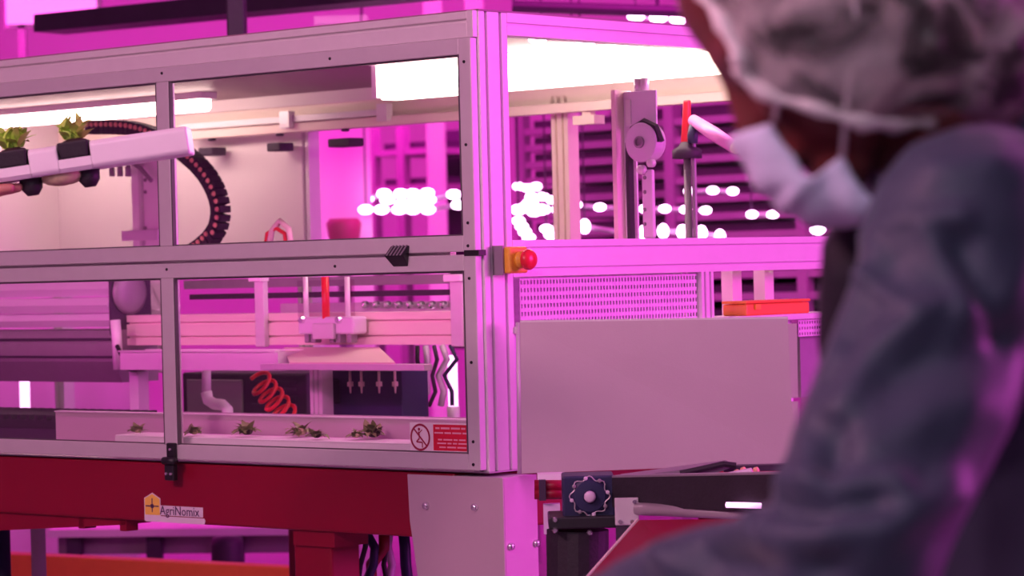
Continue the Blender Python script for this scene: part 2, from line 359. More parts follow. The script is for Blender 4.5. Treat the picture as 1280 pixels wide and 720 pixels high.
for (dy, dz_) in ((-.008, -.026), (.008, -.026), (-.003, .03)):
    build('hinge_screw', MB().lathe([(.004, 0), (.003, .003)], (-.032 if dz_ > 0 else -.036, hy+dy, hz+dz_), (-1, 0, 0), 10), 'bolt', h)
# warning sign on the lower door
sgn = joint('warning_sign', enc); xS = -.0125
def sy(px, py): return on_x(px, py, xS)
a, b = xrect(512, 527, 596, 570, xS, .0015); y_r, z_lo = sy(594, 567); y_l, z_hi = sy(512, 528)
build('sign_board', B((xS, .041, z_lo), (xS+.0015, y_l, z_hi)), 'sign_white', sgn)
yc, zc = sy(525.5, 546.5); rr = .029
mb = MB()
for k in range(40):
    t0, t1 = 2*math.pi*k/40, 2*math.pi*(k+1)/40
    mb.add([(xS-.0006, yc+r*math.cos(t), zc+r*math.sin(t)) for (r, t) in ((rr, t0), (rr, t1), (rr*.84, t1), (rr*.84, t0))], [(0,1,2,3)])
mb.add([(xS-.0006, yc+math.cos(t)*r_, zc+math.sin(t)*r_) for (t, r_) in ((.70, rr*.86), (.85, rr*.86), (.70+math.pi, rr*.86), (.85+math.pi, rr*.86))], [(0,1,2,3)])
build('prohibition_ring', mb, 'sign_dark', sgn)
mb = MB()                                       # climbing figure
for (p, q, t) in (((.004,.012),(.002,-.001),.004), ((.002,-.002),(.011,-.010),.0035), ((.011,-.010),(-.006,-.011),.003), ((-.006,-.011),(-.006,-.022),.003), ((.004,.008),(-.006,.016),.0022)):
    d = Vector((q[0]-p[0], q[1]-p[1])).normalized(); nrm = Vector((-d.y, d.x))*t/2
    mb.add([(xS-.0008, yc+c[0], zc+c[1]) for c in ((p[0]+nrm.x, p[1]+nrm.y), (q[0]+nrm.x, q[1]+nrm.y), (q[0]-nrm.x, q[1]-nrm.y), (p[0]-nrm.x, p[1]-nrm.y))], [(0,1,2,3)])
mb.add([(xS-.0008, yc+.003+.0035*math.cos(t*math.pi/5), zc+.017+.0035*math.sin(t*math.pi/5)) for t in range(10)], [tuple(range(10))])
build('figure_pictogram', mb, 'sign_dark', sgn)
y1_, z1_ = sy(541.5, 530.5); y0_, z0_ = sy(592.5, 564.5)
build('red_field', B((xS-.0006, y0_, z0_), (xS, y1_, z1_)), 'sign_red', sgn)
mb = MB(); hh = z1_-z0_; ww = y1_-y0_; rnd = random.Random(3)
for (c, hw, th) in ((.86, .44, .07), (.68, .47, .06), (.42, .38, .055), (.28, .40, .055), (.13, .35, .055)):
    y = -hw
    while y < hw-.03:
        l = min(rnd.choice((.10, .16, .22)), hw-y); yy0 = (y0_+y1_)/2-y*ww; mb.box((xS-.001, yy0, z0_+hh*(c-th/2)), (xS-.0007, yy0-l*ww, z0_+hh*(c+th/2))); y += l+.035
build('text_lines', mb, 'sign_text', sgn, kind='stuff')
# hinged guard plate swung out square to the view, hung on the corner post
gp = thing('guard_plate', 'plain grey sheet metal guard plate hinged on the corner post and swung open', 'panel', W_at(822, 592, 5.98), WF)
A = W_at(650, 403, 5.99); Bq = W_at(996, 398, 5.90); Cq = W_at(999, 579, 5.90); Dq = W_at(652, 592, 5.99); n_ = Vector((.02, .004, 0)); t_ = Vector((0, .004, 0))
mb = MB()
nz0 = Cq.lerp(Bq, .452); nz1 = Cq.lerp(Bq, .428); tc_ = Cq.lerp(Bq, .965)
back = Vector((-.014, 0, 0))
outl = [Dq, Cq, nz1, nz1+back, nz0+back, nz0, tc_, tc_+back*1.3, Bq+back*1.3, A]
mb.add([p for p in outl]+[p+t_ for p in outl], [tuple(range(10)), tuple(range(19, 9, -1))]+[(i, (i+1) % 10, 10+(i+1) % 10, 10+i) for i in range(10)])
build('plate', mb, 'sheet', gp, WF)
build('folded_edge', MB().hexa([A, Bq+back*1.3, Bq+back*1.3+Vector((0,.022,0)), A+Vector((0,.022,0))], [A+Vector((0,0,.004)), Bq+back*1.3+Vector((0,0,.004)), Bq+back*1.3+Vector((0,.022,.004)), A+Vector((0,.022,.004))]), 'alu_bright', gp, WF)
build('hinge_strip', MB().tube([A+Vector((-.004,.004,0)), Dq+Vector((-.004,.004,0))], .005), 'alu', gp, WF, smooth=True)
# emergency stop
ex, ez = on_y(645, 325, -.03)
es = thing('emergency_stop', 'yellow emergency stop box with red mushroom button on the corner post', 'button', (.07, -.03, ez-.03))
build('mount_plate', B((.024, -.006, ez-.031), (.03, -.001, ez+.031)).box((.024, -.03, ez-.031), (.029, -.001, ez+.031)), 'grey_metal', es)
build('housing', B((.03, -.045, ez-.028), (.088, -.002, ez+.028)), 'yellow', es, bevel=.005)
build('collar', MB().lathe([(.018, 0), (.018, .008), (.012, .009), (.012, .017)], (.060, -.045, ez), (0, -1, 0)), 'yellow', es, smooth=True)
build('mushroom_button', MB().lathe([(.014, .015), (.021, .02), (.022, .027), (.018, .034), (.008, .037), (.001, .038)], (.060, -.045, ez), (0, -1, 0)), 'red_plastic', es, smooth=True)
# ================================================================== red base
base = thing('machine_stand', 'red painted steel base frame carrying the glazed enclosure', 'machine base', (.6, 1.2, -BASE_Z))
zb = on_x(440, 667, 0)[1]
build('beam', B((.0, .10, zb), (.10, LEN+.1, -.006)), 'red_paint', base, bevel=.006)
build('beam', B((DEP-.1, .10, zb), (DEP, LEN+.1, -.006)), 'red_paint', base, bevel=.006)
build('beam', B((.10, .16, zb), (DEP-.1, .23, -.02)), 'red_paint', base, bevel=.006)
y_e, z_e = on_x(150, 668, .02)
mb = MB(); yv = [on_x(px, 650, .03)[0] for px in (165, -80)]
mb.hexa([(.012, yv[0], zb+.01), (.09, yv[0], zb+.01), (.09, yv[0], zb-.012), (.012, yv[0], zb-.012)], [(.012, yv[1], zb+.01), (.09, yv[1], zb+.01), (.09, yv[1], zb-.065), (.012, yv[1], zb-.065)])
build('gusset', mb, 'red_paint', base)
for px in (105, 157):
    y, z = on_x(px, 668, .02); build('lug', B((.012, y-.012, zb-.028), (.05, y+.012, zb)), 'red_paint', base, bevel=.002)
y, z = on_x(394, 668, .03)
for (yy, xx) in ((y, .02), (y, DEP-.11), (LEN-.2, .02), (2.1, DEP-.11)):
    build('leg', B((xx, yy-.06, -BASE_Z+.012), (xx+.09, yy+.06, zb+.003)), 'red_paint', base, bevel=.006)
    build('foot_plate', B((xx-.03, yy-.09, -BASE_Z), (xx+.12, yy+.09, -BASE_Z+.012)), 'red_paint', base)
y, z = on_x(394, 668, .02); build('flange', B((.012, y-.068, zb-.035), (.118, y+.062, zb)), 'red_paint', base)
# folded silver bracket at the corner
br = joint('corner_bracket', base)
zbk = -.010; yl0 = on_x(509, 600, -.012)[0]; yl1 = on_x(521, 720, -.012)[0]
prof = [(yl0, zbk), (-.047, zbk), (-.047, -.50), (yl1-.03, -.50), (yl1-.012, -.30), (yl1+.0, -.215), (yl0-.004, -.11)]
mb = MB().prism(prof, 'x', -.012, -.008)
build('bracket_face', mb, 'sheet', br, bevel=.0015)
xr = on_y(671, 600, -.047)[0]
build('bracket_side', B((-.008, -.047, -.50), (xr, -.043, zbk)), 'sheet', br, bevel=.001)
build('bracket_top', B((-.011, -.046, zbk-.004), (xr-.002, .10, zbk-.0005)), 'alu', br)
for (px, py) in ((533, 632), (594, 634)):
    y, z = on_x(px, py, -.012); build('bolt', MB().lathe([(.0085, 0), (.0085, .003), (.007, .007), (.003, .009)], (-.012, y, z), (-1, 0, 0), 14), 'bolt', br, smooth=True)
for (px, py) in ((638, 683), (670, 679)):
    x, z = on_y(px, py, -.047); build('bolt', MB().lathe([(.0085, 0), (.0085, .003), (.007, .007), (.003, .009)], (x, -.047, z), (0, -1, 0), 14), 'bolt', br, smooth=True)
# maker's badge: yellow greenhouse, lettering and strap line
lg = joint('badge', base); xB = -.0008
def bp(px, py): return on_x(px, py, xB)
yL, zT = bp(181, 617); yR, zB_ = bp(200, 644); yM = (yL+yR)/2; zS = zT-.010
build('greenhouse_backing', MB().prism([(yL+.003, zB_-.014), (yR-.002, zB_-.014), (yR-.002, zS), (yM, zT+.003), (yL+.003, zS)], 'x', xB, 0), 'logo_white', lg)
build('greenhouse_icon', MB().prism([(yL, zB_), (yR, zB_), (yR, zS-.001), (yM, zT), (yL, zS-.001)], 'x', xB-.0006, xB), 'logo_yellow', lg)
build('window_cross', B((xB-.001, yM-.0016, zB_+.006), (xB-.0006, yM+.0016, zS)).box((xB-.001, yL-.003, zB_+.019), (xB-.0006, yR+.003, zB_+.022)).box((xB-.001, yM-.005, zB_+.016), (xB-.0006, yM+.005, zB_+.025)), 'logo_dark', lg)
yE, _z = bp(255, 640)
def TM(y, z): return Matrix(((0, 0, -1, xB-.0012), (-1, 0, 0, y), (0, 1, 0, z), (0, 0, 0, 1)))
build('lettering_backing', B((xB-.0003, yE+.004, zB_), (0, yR, zB_+.023)), 'logo_white', lg)
build('lettering', text_mb('AgriNomix', .0300, TM(yR-.001, zB_+.002)), 'logo_dark', lg)
build('strap_line', MB().prism([(yL, zB_-.016), (yE, zB_-.016), (yE-.004, zB_-.008), (yE, zB_-.002), (yL, zB_-.002)], 'x', xB-.0005, 0), 'logo_white', lg)
# ================================================================== inside the enclosure
def yz_line(px0, py0, px1, py1, x): return on_x(px0, py0, x), on_x(px1, py1, x)
# lamps under the roof
def batten(label, x, px0, px1, py, w_, h_, m, name='light_batten', zpx=None):
    y0 = on_x(px1, py, x)[0]; y1 = on_x(px0, py, x)[0]; z = on_x(max(px0, px1-60) if zpx is None else zpx, py, x)[1]; y1 = min(y1, LEN-.08)
    y0 = min(y0, y1); t = thing(name, label, 'lamp', (x, (y0+y1)/2, z-h_/2), group=None)
    build('housing', B((x-w_*.6, y0-.02, z+h_/2), (x+w_*.6, y1+.02, z+h_/2+.02)), 'white_plastic', t)
    build('diffuser', MB().prism([(x-w_/2, z+h_/2), (x-w_/2, z-h_*.2), (x-w_*.3, z-h_/2), (x+w_*.3, z-h_/2), (x+w_/2, z-h_*.2), (x+w_/2, z+h_/2)], 'y', y0, y1), m, t)
    build('end_cap', B((x-w_*.52, y1, z-h_*.45), (x+w_*.52, y1+.018, z+h_/2)), 'white_plastic', t)
    return t
XL = .97
y1, z1 = on_x(486, 104, XL)
t = batten('bright white light batten under the enclosure roof, above the pulley unit', XL, 486, 930, 104, .09, .088, 'lamp_white', zpx=486)
t = batten('slim glowing light tube under the roof, behind the black cable chain', 1.25, -150, 256, 136, .05, .034, 'tube_white', 'light_tube', 200)
# three glowing ovals modelled in place of ceiling light reflections on the roof
for i, (px, py) in enumerate(((672, 48), (732, 53), (790, 52))):
    x = .40+.13*i; y, z = on_x(px, py, x); o = MI @ CAM; d = MI.to_3x3() @ ray(px, py); tt = (TOP-.004-o.z)/d.z; p = o+d*tt
    if p.x > DEP: p = o+d*((.9-o.x)/d.x)
    lamp = thing('roof_glint', ('oval glowing roof reflection nearest the corner post', 'oval glowing roof reflection between the two other reflections', 'oval glowing roof reflection nearest the pulley unit')[i], 'lamp', (p.x, p.y, p.z-.02), group='roof reflections')
    build('lens', MB().ell((p.x, p.y, p.z-.002), (.022, .022, .012)), 'led', lamp, smooth=True); build('rim', MB().lathe([(.026, 0), (.026, .006)], (p.x, p.y, p.z), (0, 0, 1)), 'alu', lamp)
wl = thing('fill_strip', 'added magenta fill strip hidden inside behind the door mid rails', 'lamp', (.03, 1.3, .40))  # added unseen lamp that brightens the lower interior in magenta
build('strip_housing', B((.004, .10, .425), (.022, 2.9, .47)), 'alu', wl); build('strip_lens', B((.022, .12, .43), (.027, 2.88, .455)), 'tube_pink', wl)
wa = area('fill_light', MF @ Vector((.03, 1.4, .445)), MF @ Vector((.7, 1.4, .22)), 2.7, 8, (1, .05, .62), .03); wa.rotation_euler = (MF.to_3x3() @ Matrix(((0, -.3, -.95), (1, 0, 0), (0, -.95, .3)))).to_euler()
# rear travel rail with its slim cover (upper window)
ya, yb_ = on_x(232, 163, 1.5)[0], on_x(585, 146, 1.5)[0]; zr = on_x(400, 154, 1.5)[1]
t = thing('travel_rail', 'long cream aluminium travel rail below the white light batten', 'rail', (1.5, (ya+yb_)/2, zr-.02))
build('rail_body', B((1.48, -.0+.05, zr-.022), (1.52, ya, zr+.004)), 'cream_metal', t, bevel=.002); build('rail_cover', B((1.475, on_x(485, 150, 1.5)[0], zr+.008), (1.50, ya, zr+.026)), 'alu', t)
for px in (358, 480): y = on_x(px, 150, 1.47)[0]; build('rail_clip', B((1.46, y-.02, zr-.01), (1.485, y+.02, zr+.04)), 'alu_bright', t)
for px, w_ in ((350, .028), (265, .032), (432, .045)):
    y = on_x(px, 176, 1.5)[0]; tag(build('cable_clamp', B((1.47, y-w_, zr-.075), (1.53, y+w_, zr-.050)).box((1.49, y-.01, zr-.030), (1.51, y+.01, zr-.022)), 'rack_dark', t, bevel=.004), None)
# cable drag chain: each link a piece
XC = 1.05
path = [(112, 159), (128, 159), (145, 159), (162, 160), (180, 164), (198, 171), (216, 181), (232, 192), (247, 205), (260, 220), (269, 236), (275, 253), (276, 270), (272, 286), (263, 299), (250, 310), (236, 318), (222, 324)]
pts = [Vector((XC, *on_x(px, py, XC))) for px, py in path]
def resample(pts, step):
    out = [pts[0]]; acc = 0
    for i in range(len(pts)-1):
        a, b = pts[i], pts[i+1]; L = (b-a).length; s = step-acc
        while s <= L: out.append(a.lerp(b, s/L)); s += step
        acc = (acc+L) % step if False else L-(s-step)
    return out
cp = resample(pts, .0215)
ch = thing('cable_chain', 'curved black cable drag chain with bronze pins behind the glass', 'cable chain', pts[0]-Vector((0, 0, .02)))
for i in range(len(cp)-1):
    a, b = cp[i], cp[i+1]; d = (b-a).normalized(); nrm = Vector((0, -d.z, d.y)); c = (a+b)/2; hl = .0092; hw_ = .021
    q = [c-d*hl-nrm*hw_, c+d*hl-nrm*hw_, c+d*hl+nrm*hw_, c-d*hl+nrm*hw_]
    build('chain_link', MB().hexa([p-Vector((.02, 0, 0)) for p in q], [p+Vector((.02, 0, 0)) for p in q]), 'rubber', ch)
    side = nrm*.008*(1 if nrm.dot(Vector((0, -1, 1))) > 0 else -1)
    build('pin', MB().lathe([(.0075, 0), (.006, .004)], c+side-Vector((.02, 0, 0)), (-1, 0, 0), 8), 'bronze', ch)
# white vertical actuator beside it
XA = 1.12
t = thing('vertical_actuator', 'white upright linear actuator beside the black cable chain', 'actuator', (XA, on_x(182, 300, XA)[0], .12))
a, b = xrect(165, 172, 203, 470, XA, .05); ztop = a[2]
ya, yb_ = on_x(203, 250, XA)[0], on_x(164, 250, XA)[0]; z0, z1 = on_x(184, 466, XA)[1], on_x(184, 176, XA)[1]
build('column', B((XA, ya, z0), (XA+.06, yb_, z1)), 'white_plastic', t, bevel=.004)
build('guide', B((XA-.012, (ya+yb_)/2+.012, z0), (XA, (ya+yb_)/2+.022, z1-.03)), 'alu', t)
for py in (225, 240, 285): y, z = on_x(182, py, XA); build('screw', MB().lathe([(.006, 0), (.005, .004)], (XA, y, z), (-1, 0, 0), 8), 'grey_metal', t)
y, z = on_x(182, 292, XA-.01); build('carriage', B((XA-.03, ya-.01, z-.02), (XA, yb_+.012, z+.01)), 'lilac_metal', t)
y, z = on_x(178, 205, XA-.02)
build('bracket_arm', MB().tube([(XA-.03, on_x(168, 205, XA)[0], z+.02), (XA-.03, on_x(185, 210, XA)[0], z-.012), (XA-.03, on_x(199, 226, XA)[0], on_x(199, 226, XA)[1])], .007), 'grey_metal', t)
for px in (140, 150, 160): 
    y, z = on_x(px, 212, XA-.03); build('valve', MB().lathe([(.009, 0), (.009, .03), (.006, .032), (.006, .04)], (XA-.03, y, z-.02), (0, 0, 1), 10), 'grey_metal', t, smooth=True)
# cable bundle with red hose (upper and lower window)
for i, (cs, m, r, lab) in enumerate(((((332, 308), (334, 292), (345, 285), (356, 292), (358, 308)), 'red_plastic', .006, 'thin red air hose looped above the door rail'),
                         (((336, 308), (340, 288), (350, 276), (361, 286), (364, 308)), 'cream_metal', .008, 'cream cable bundle looped above the door rail'),
                         (((160, 345), (163, 360), (170, 374), (180, 384)), 'red_plastic', .008, 'red air hose hanging beside the white actuator foot'),
                         (((172, 345), (178, 358), (186, 372), (182, 386)), 'grey_metal', .005, 'grey cable curling beside the white actuator foot'))):
    pp = [Vector((.9 if i < 2 else 1.04, *on_x(px, py, .9 if i < 2 else 1.04))) for px, py in cs]
    tag(build('hose', MB().tube(pp, r, 8), m, smooth=True), lab, 'hose')
# pulley unit on the cream plate (seen through the short side)
XP = .75
y0 = on_x(765, 200, XP)[0]
pu = thing('pulley_unit', 'lilac metal pulley unit with large belt wheel on an upright plate', 'pulley', (XP, on_x(795, 200, XP)[0], on_x(795, 330, XP)[1]))
ya, yb_ = on_x(811, 180, XP)[0], on_x(770, 180, XP)[0]
zt_, zc_, zb_ = on_x(790, 113, XP)[1], on_x(790, 158, XP)[1], .40
build('upright_plate', B((XP+.0, yb_-.0, zb_), (XP+.06, yb_+.012, zt_+.004)), 'cream_metal', pu)
build('back_plate', B((XP+.03, ya, zc_), (XP+.036, yb_, zt_)), 'lilac_metal', pu, bevel=.002)
build('back_plate_strip', B((XP+.03, yb_-.035, zb_), (XP+.036, yb_, zc_)), 'lilac_metal', pu)
y, z = on_x(776, 140, XP); build('slot_window', B((XP+.026, y-.008, z-.03), (XP+.03, y+.008, z+.03)), 'alu_bright', pu, bevel=.002)
y, z = on_x(806, 178, XP); wc = Vector((XP-.012, y, z))
build('belt_wheel', MB().lathe([(.044, .035), (.046, .03), (.044, .026), (.044, .0), (.046, -.003), (.042, -.005), (.014, -.007)], wc, (1, 0, 0), 28), 'lilac_metal', pu, smooth=False)
build('belt', MB().tube([(wc.x+.012, y+.047, z-.30), (wc.x+.012, y+.047, z), (wc.x+.012, y+.033, z+.033), (wc.x+.012, y, z+.047), (wc.x+.012, y-.033, z+.033), (wc.x+.012, y-.047, z)], .010, 6), 'rubber', pu)
build('wheel_hub', MB().lathe([(.014, 0), (.014, .006), (.009, .007), (.009, .002)], wc-Vector((.006, 0, 0)), (-1, 0, 0), 16), 'grey_metal', pu)
ys_, zs_ = on_x(808, 212, XP-.02); yt_, zt2 = on_x(806, 298, XP-.02)
build('tension_arm', B((XP-.02, ys_-.016, zt2), (XP-.008, ys_+.016, zs_)), 'lilac_metal', pu, bevel=.004)
for (px, py, r) in ((804, 212, .011), (816, 204, .010)):
    y, z = on_x(px, py, XP-.022); build('knob', MB().lathe([(r, 0), (r, .012), (r*.5, .014)], (XP-.022, y, z), (-1, 0, 0), 12), 'alu_bright', pu, smooth=True)
for py in (222, 240, 262, 280): y, z = on_x(806, py, XP-.02); build('screw', MB().lathe([(.005, 0), (.004, .003)], (XP-.02, y, z), (-1, 0, 0), 8), 'grey_metal', pu)
for px in (793, 801): y, z = on_x(px, 112, XP+.03); build('cable_gland', MB().tube([(XP+.045, y, zt_-.0), (XP+.045, y, zt_+.03)], .010), 'alu_bright', pu, smooth=True)
y, z = on_x(733, 150, 1.5); ycl = y
tag(build('sensor_block', B((1.49, y-.035, z-.012), (1.535, y+.04, z+.012)).box((1.50, y-.015, z+.012), (1.52, y+.015, zr-.022)), 'cream_metal'), 'small olive sensor block hung under the travel rail', 'sensor')
# red and blue pneumatic fitting and pink tube beyond the pulley
XF = 1.0
y, z = on_x(858, 158, XF)
ft = thing('pneumatic_fitting', 'red and blue pneumatic fitting standing beyond the pulley unit', 'fitting', (XF, y, on_x(858, 192, XF)[1]))
zz = on_x(858, 180, XF)[1]
build('fitting_base', MB().lathe([(.036, 0), (.036, .02), (.02, .03), (.014, .04)], (XF, y, zz-.035), (0, 0, 1), 16), 'rack_dark', ft, smooth=True)
build('stem', MB().lathe([(.012, 0), (.012, .5)], (XF, y, .30-.02), (0, 0, 1), 10) if False else MB().tube([(XF, y, .0), (XF, y, zz-.03)], .009), 'grey_metal', ft, smooth=True)
build('red_lever', MB().hexa([(XF-.008, y-.008, zz), (XF+.008, y-.008, zz), (XF+.008, y+.014, zz), (XF-.008, y+.014, zz)], [(XF-.006, y-.012, zz+.105), (XF+.006, y-.012, zz+.105), (XF+.006, y+.004, zz+.105), (XF-.006, y+.004, zz+.105)]), 'red_plastic', ft, bevel=.003)
build('blue_collar', MB().lathe([(.012, 0), (.013, .02), (.008, .045)], (XF-.01, y-.026, zz), (0, 0, 1), 10), 'navy', ft, smooth=True)
p0 = Vector((XF, *on_x(866, 150, XF))); p1 = Vector((XF-.06, *on_x(918, 184, XF-.06)))
tb = thing('nozzle_tube', 'slanting pink lit tube with a pale tip beside the face mask', 'tube', p1-Vector((0, 0, .02)))
build('tube_body', MB().tube([p0, p0.lerp(p1, .5), p1], [.014, .017, .015], 12), 'pink_plastic', tb, smooth=True); build('tip', MB().lathe([(.013, 0), (.013, .012), (.006, .02)], p1, (p1-p0), 12), 'cream_metal', tb, smooth=True)
build('tube_stay', MB().tube([p0, (XF, p0.y, .0)], .006), 'grey_metal', tb)
# ------------------------------------------------------------------ lower half: gantry beam, gripper
XG = .75
zb0, zb1 = on_x(420, 431, XG)[1], on_x(420, 391, XG)[1]
ga = thing('gantry_beam', 'cream slotted aluminium gantry beam across the lower window', 'gantry', (XG+.03, .9, zb0))
build('beam', MB().prism(slotted(XG, XG+.08, zb0, zb1, {'p-': [zb0+.022, zb1-.022]}, .006, .01), 'y', .055, on_x(150, 410, XG)[0]), 'cream_metal', ga)
for px, wd in ((322, .022), (568, .026)):
    y = on_x(px, 400, XG-.02)[0]; build('upright', B((XG-.018, y-wd, zb0-.005), (XG, y+wd*.6, on_x(px, 346, XG)[1])), 'alu', ga, bevel=.003)
    build('upright_cap', B((XG-.03, y-wd*1.2, on_x(px, 352, XG)[1]), (XG, y+wd, on_x(px, 343, XG)[1])), 'alu_bright', ga, bevel=.002)
zc0 = on_x(480, 361, 1.0)[1]
build('rear_tray', B((1.0, on_x(600, 365, 1.0)[0], zc0-.06), (1.05, on_x(350, 365, 1.0)[0], zc0-.035)), 'steel', ga)
build('rear_rail', B((1.0, on_x(600, 365, 1.0)[0], zc0+.01), (1.05, on_x(230, 365, 1.0)[0], zc0+.035)), 'grey_metal', ga)
build('rear_rail', B((1.02, on_x(600, 365, 1.0)[0], zc0-.02), (1.06, on_x(230, 365, 1.0)[0], zc0-.005)), 'dark_frame', ga)
for px in range(455, 560, 14):
    y, z = on_x(px, 381, .98); build('fitting_nut', MB().lathe([(.010, 0), (.010, .012), (.005, .016)], (.99, y, z), (-1, 0, 0), 8), 'bolt', ga)
gr = thing('gripper_carriage', 'clear plastic gripper carriage with red rod on the gantry beam', 'gripper', (XG-.05, on_x(405, 400, XG)[0], on_x(405, 425, XG-.05)[1]))
XQ = XG-.06
def gq(px, py): return on_x(px, py, XQ)
a, b = xrect(372, 396, 442, 418, XQ, .05); build('body', B(a, b), 'lilac_metal', gr, bevel=.006)
for px in (376, 428): 
    y, z = gq(px, 396); build('guide_rod', MB().tube([(XQ+.02, y, z-.01), (XQ+.02, y, gq(px, 346)[1])], .007), 'alu_bright', gr, smooth=True)
y, z = gq(404, 396); build('red_rod', MB().tube([(XQ+.01, y, z-.02), (XQ+.01, y, gq(404, 346)[1])], .010), 'red_plastic', gr, smooth=True)
for px in (381, 389, 412, 420, 434): y, z = gq(px, 418); build('finger', B((XQ+.005, y-.008, z-.022), (XQ+.03, y+.008, z+.012)), 'grey_metal', gr, bevel=.003)
a, b = xrect(390, 404, 416, 424, XQ-.012, .012); build('front_block', B(a, b), 'alu', gr, bevel=.003)
for px in (378, 424): y, z = gq(px, 400); build('knob', MB().lathe([(.010, 0), (.008, .008)], (XQ, y, z), (-1, 0, 0), 10), 'bolt', gr)
a, b = xrect(372, 350, 442, 396, XQ+.055, .004); build('clear_shield', B(a, b), 'clear_plastic', gr)
# pink channel, cream tray, ledge
XH = .62
c0, c1 = on_x(150, 452, XH), on_x(346, 446, XH)
def chan(name, label, x0, x1, ya, yb_, z0, z1, m):   # an open growing channel with a lip
    t = thing(name, label, 'channel', ((x0+x1)/2, (ya+yb_)/2, z0)); th = .004
    build('trough', B((x0, ya, z0), (x1, yb_, z0+th)).box((x0, ya, z0+th), (x0+th, yb_, z1)).box((x1-th, ya, z0+th), (x1, yb_, z1)), m, t, bevel=.001)
    build('lip', B((x0-.006, ya, z1), (x0+.01, yb_, z1+.004)).box((x1-.01, ya, z1), (x1+.006, yb_, z1+.004)), m, t)
    build('end_plate', B((x0, ya-th, z0), (x1, ya, z1)), m, t); return t
chan('growing_channel', 'magenta lit white channel below the gantry beam, beside the cream tray', XH, XH+.10, c1[0], c0[0], on_x(260, 463, XH)[1], on_x(260, 440, XH)[1], 'white_plastic')
ty = thing('drop_tray', 'cream sheet metal drop tray below the gripper carriage', 'tray', (XH, on_x(420, 450, XH)[0], on_x(420, 456, XH)[1]))
A = [on_x(px, py, XH-.03) for px, py in ((362, 453), (494, 453))]; Bk = [on_x(px, py, XH+.12) for px, py in ((355, 434), (474, 434))]
mb = MB().hexa([(XH-.03, *A[0]), (XH-.03, *A[1]), (XH+.12, *Bk[1]), (XH+.12, *Bk[0])], [(XH-.03, A[0][0], A[0][1]-.004), (XH-.03, A[1][0], A[1][1]-.004), (XH+.12, Bk[1][0], Bk[1][1]-.004), (XH+.12, Bk[0][0], Bk[0][1]-.004)])
build('slide', mb, 'cream_metal', ty); a, b = xrect(325, 455, 530, 463, XH-.035, .03); build('front_lip', B(a, b), 'alu', ty, bevel=.002)
# nozzle block
XN = .80
a, b = xrect(412, 459, 502, 510, XN, .10); a = (a[0], a[1], .0)
nb = thing('nozzle_block', 'dark navy block with four cream nozzles under the drop tray', 'machine part', (XN+.05, (a[1]+b[1])/2, 0))
build('block', B(a, b), 'navy', nb, bevel=.004)
for px in (434, 448, 470, 490):
    y, z = on_x(px, 463, XN-.03); z2 = on_x(px, 492, XN-.03)[1]
    nz_ = build('nozzle', MB().tube([(XN-.02, y, z), (XN-.02, y, z2+.02), (XN-.02, y, z2)], [.0035, .0035, .002], 8), 'cream_metal', nb, smooth=True); build('nozzle_nut', MB().lathe([(.008, 0), (.008, .012)], (XN-.02, y, z2+.018), (0, 0, 1), 8), 'cream_metal', nz_)
build('nozzle_rail', B((XN-.03, a[1], on_x(450, 464, XN-.03)[1]), (XN, b[1], on_x(450, 459, XN-.03)[1])), 'grey_metal', nb)
y, z = on_x(414, 490, XN-.02); build('switch_box', B((XN-.03, y-.014, z-.03), (XN, y+.014, z+.03)), 'black', nb, bevel=.003); build('switch_light', B((XN-.033, y-.006, z-.012), (XN-.03, y+.004, z+.012)), 'lilac_metal', nb)
y, z = on_x(415, 514, XN-.05); build('red_knob', MB().lathe([(.024, 0), (.026, .012), (.022, .022), (.016, .024), (.015, .03)], (XN-.05, y, 0), (0, 0, 1), 16), 'red_plastic', nb, smooth=True)
shb = thing('shade_backing', 'dark purple backing added as shadow behind the red coiled hose', 'box', (1.3, on_x(300, 500, 1.2)[0], 0))  # added dark backing that deepens the shadow behind the lower window
a, b = xrect(228, 466, 384, 530, 1.2, .2); build('backing_body', B((1.2, a[1], 0), (1.4, b[1], b[2])), 'rack_dark', shb, bevel=.006)
for k in range(5): z = b[2]*(.2+.15*k); build('backing_slat', B((1.192, a[1]+.04, z), (1.2, a[1]+.22, z+.008)), 'dark_frame', shb)
build('backing_panel', B((1.19, a[1]+.26, .02), (1.2, b[1]-.03, b[2]-.02)), 'grey_metal', shb, bevel=.002)
# red coiled hose, white elbow pipe
XR = .85
ctr = [on_x(px, py, XR) for px, py in ((322, 474), (334, 489), (346, 504), (358, 520))]
pp = []
for k in range(110):
    s = k/109*3; i = min(int(s), 2); f_ = s-i; cy = ctr[i][0]*(1-f_)+ctr[i+1][0]*f_; cz = ctr[i][1]*(1-f_)+ctr[i+1][1]*f_; an = k*.26
    pp.append(Vector((XR+.025*math.sin(an), cy+.026*math.cos(an), cz+.022*math.sin(an))))
ch_ = build('coiled_hose', MB().tube(pp, .0058, 6), 'red_plastic', smooth=True); tag(ch_, 'red coiled air hose hanging below the pink channel', 'hose')
pe = [Vector((.9, *on_x(px, py, .9))) for px, py in ((258, 462), (258, 490), (260, 500), (268, 505), (278, 506), (284, 511), (285, 522))]
pe[-1].z = 0.0
pi = thing('elbow_pipe', 'white plastic elbow pipe standing below the pink channel', 'pipe', (.9, pe[-1].y, 0))
build('pipe', MB().tube(pe[1:], .016, 12), 'white_plastic', pi, smooth=True); build('riser', MB().tube([pe[0], pe[1]], .013, 12), 'lilac_metal', pi, smooth=True)
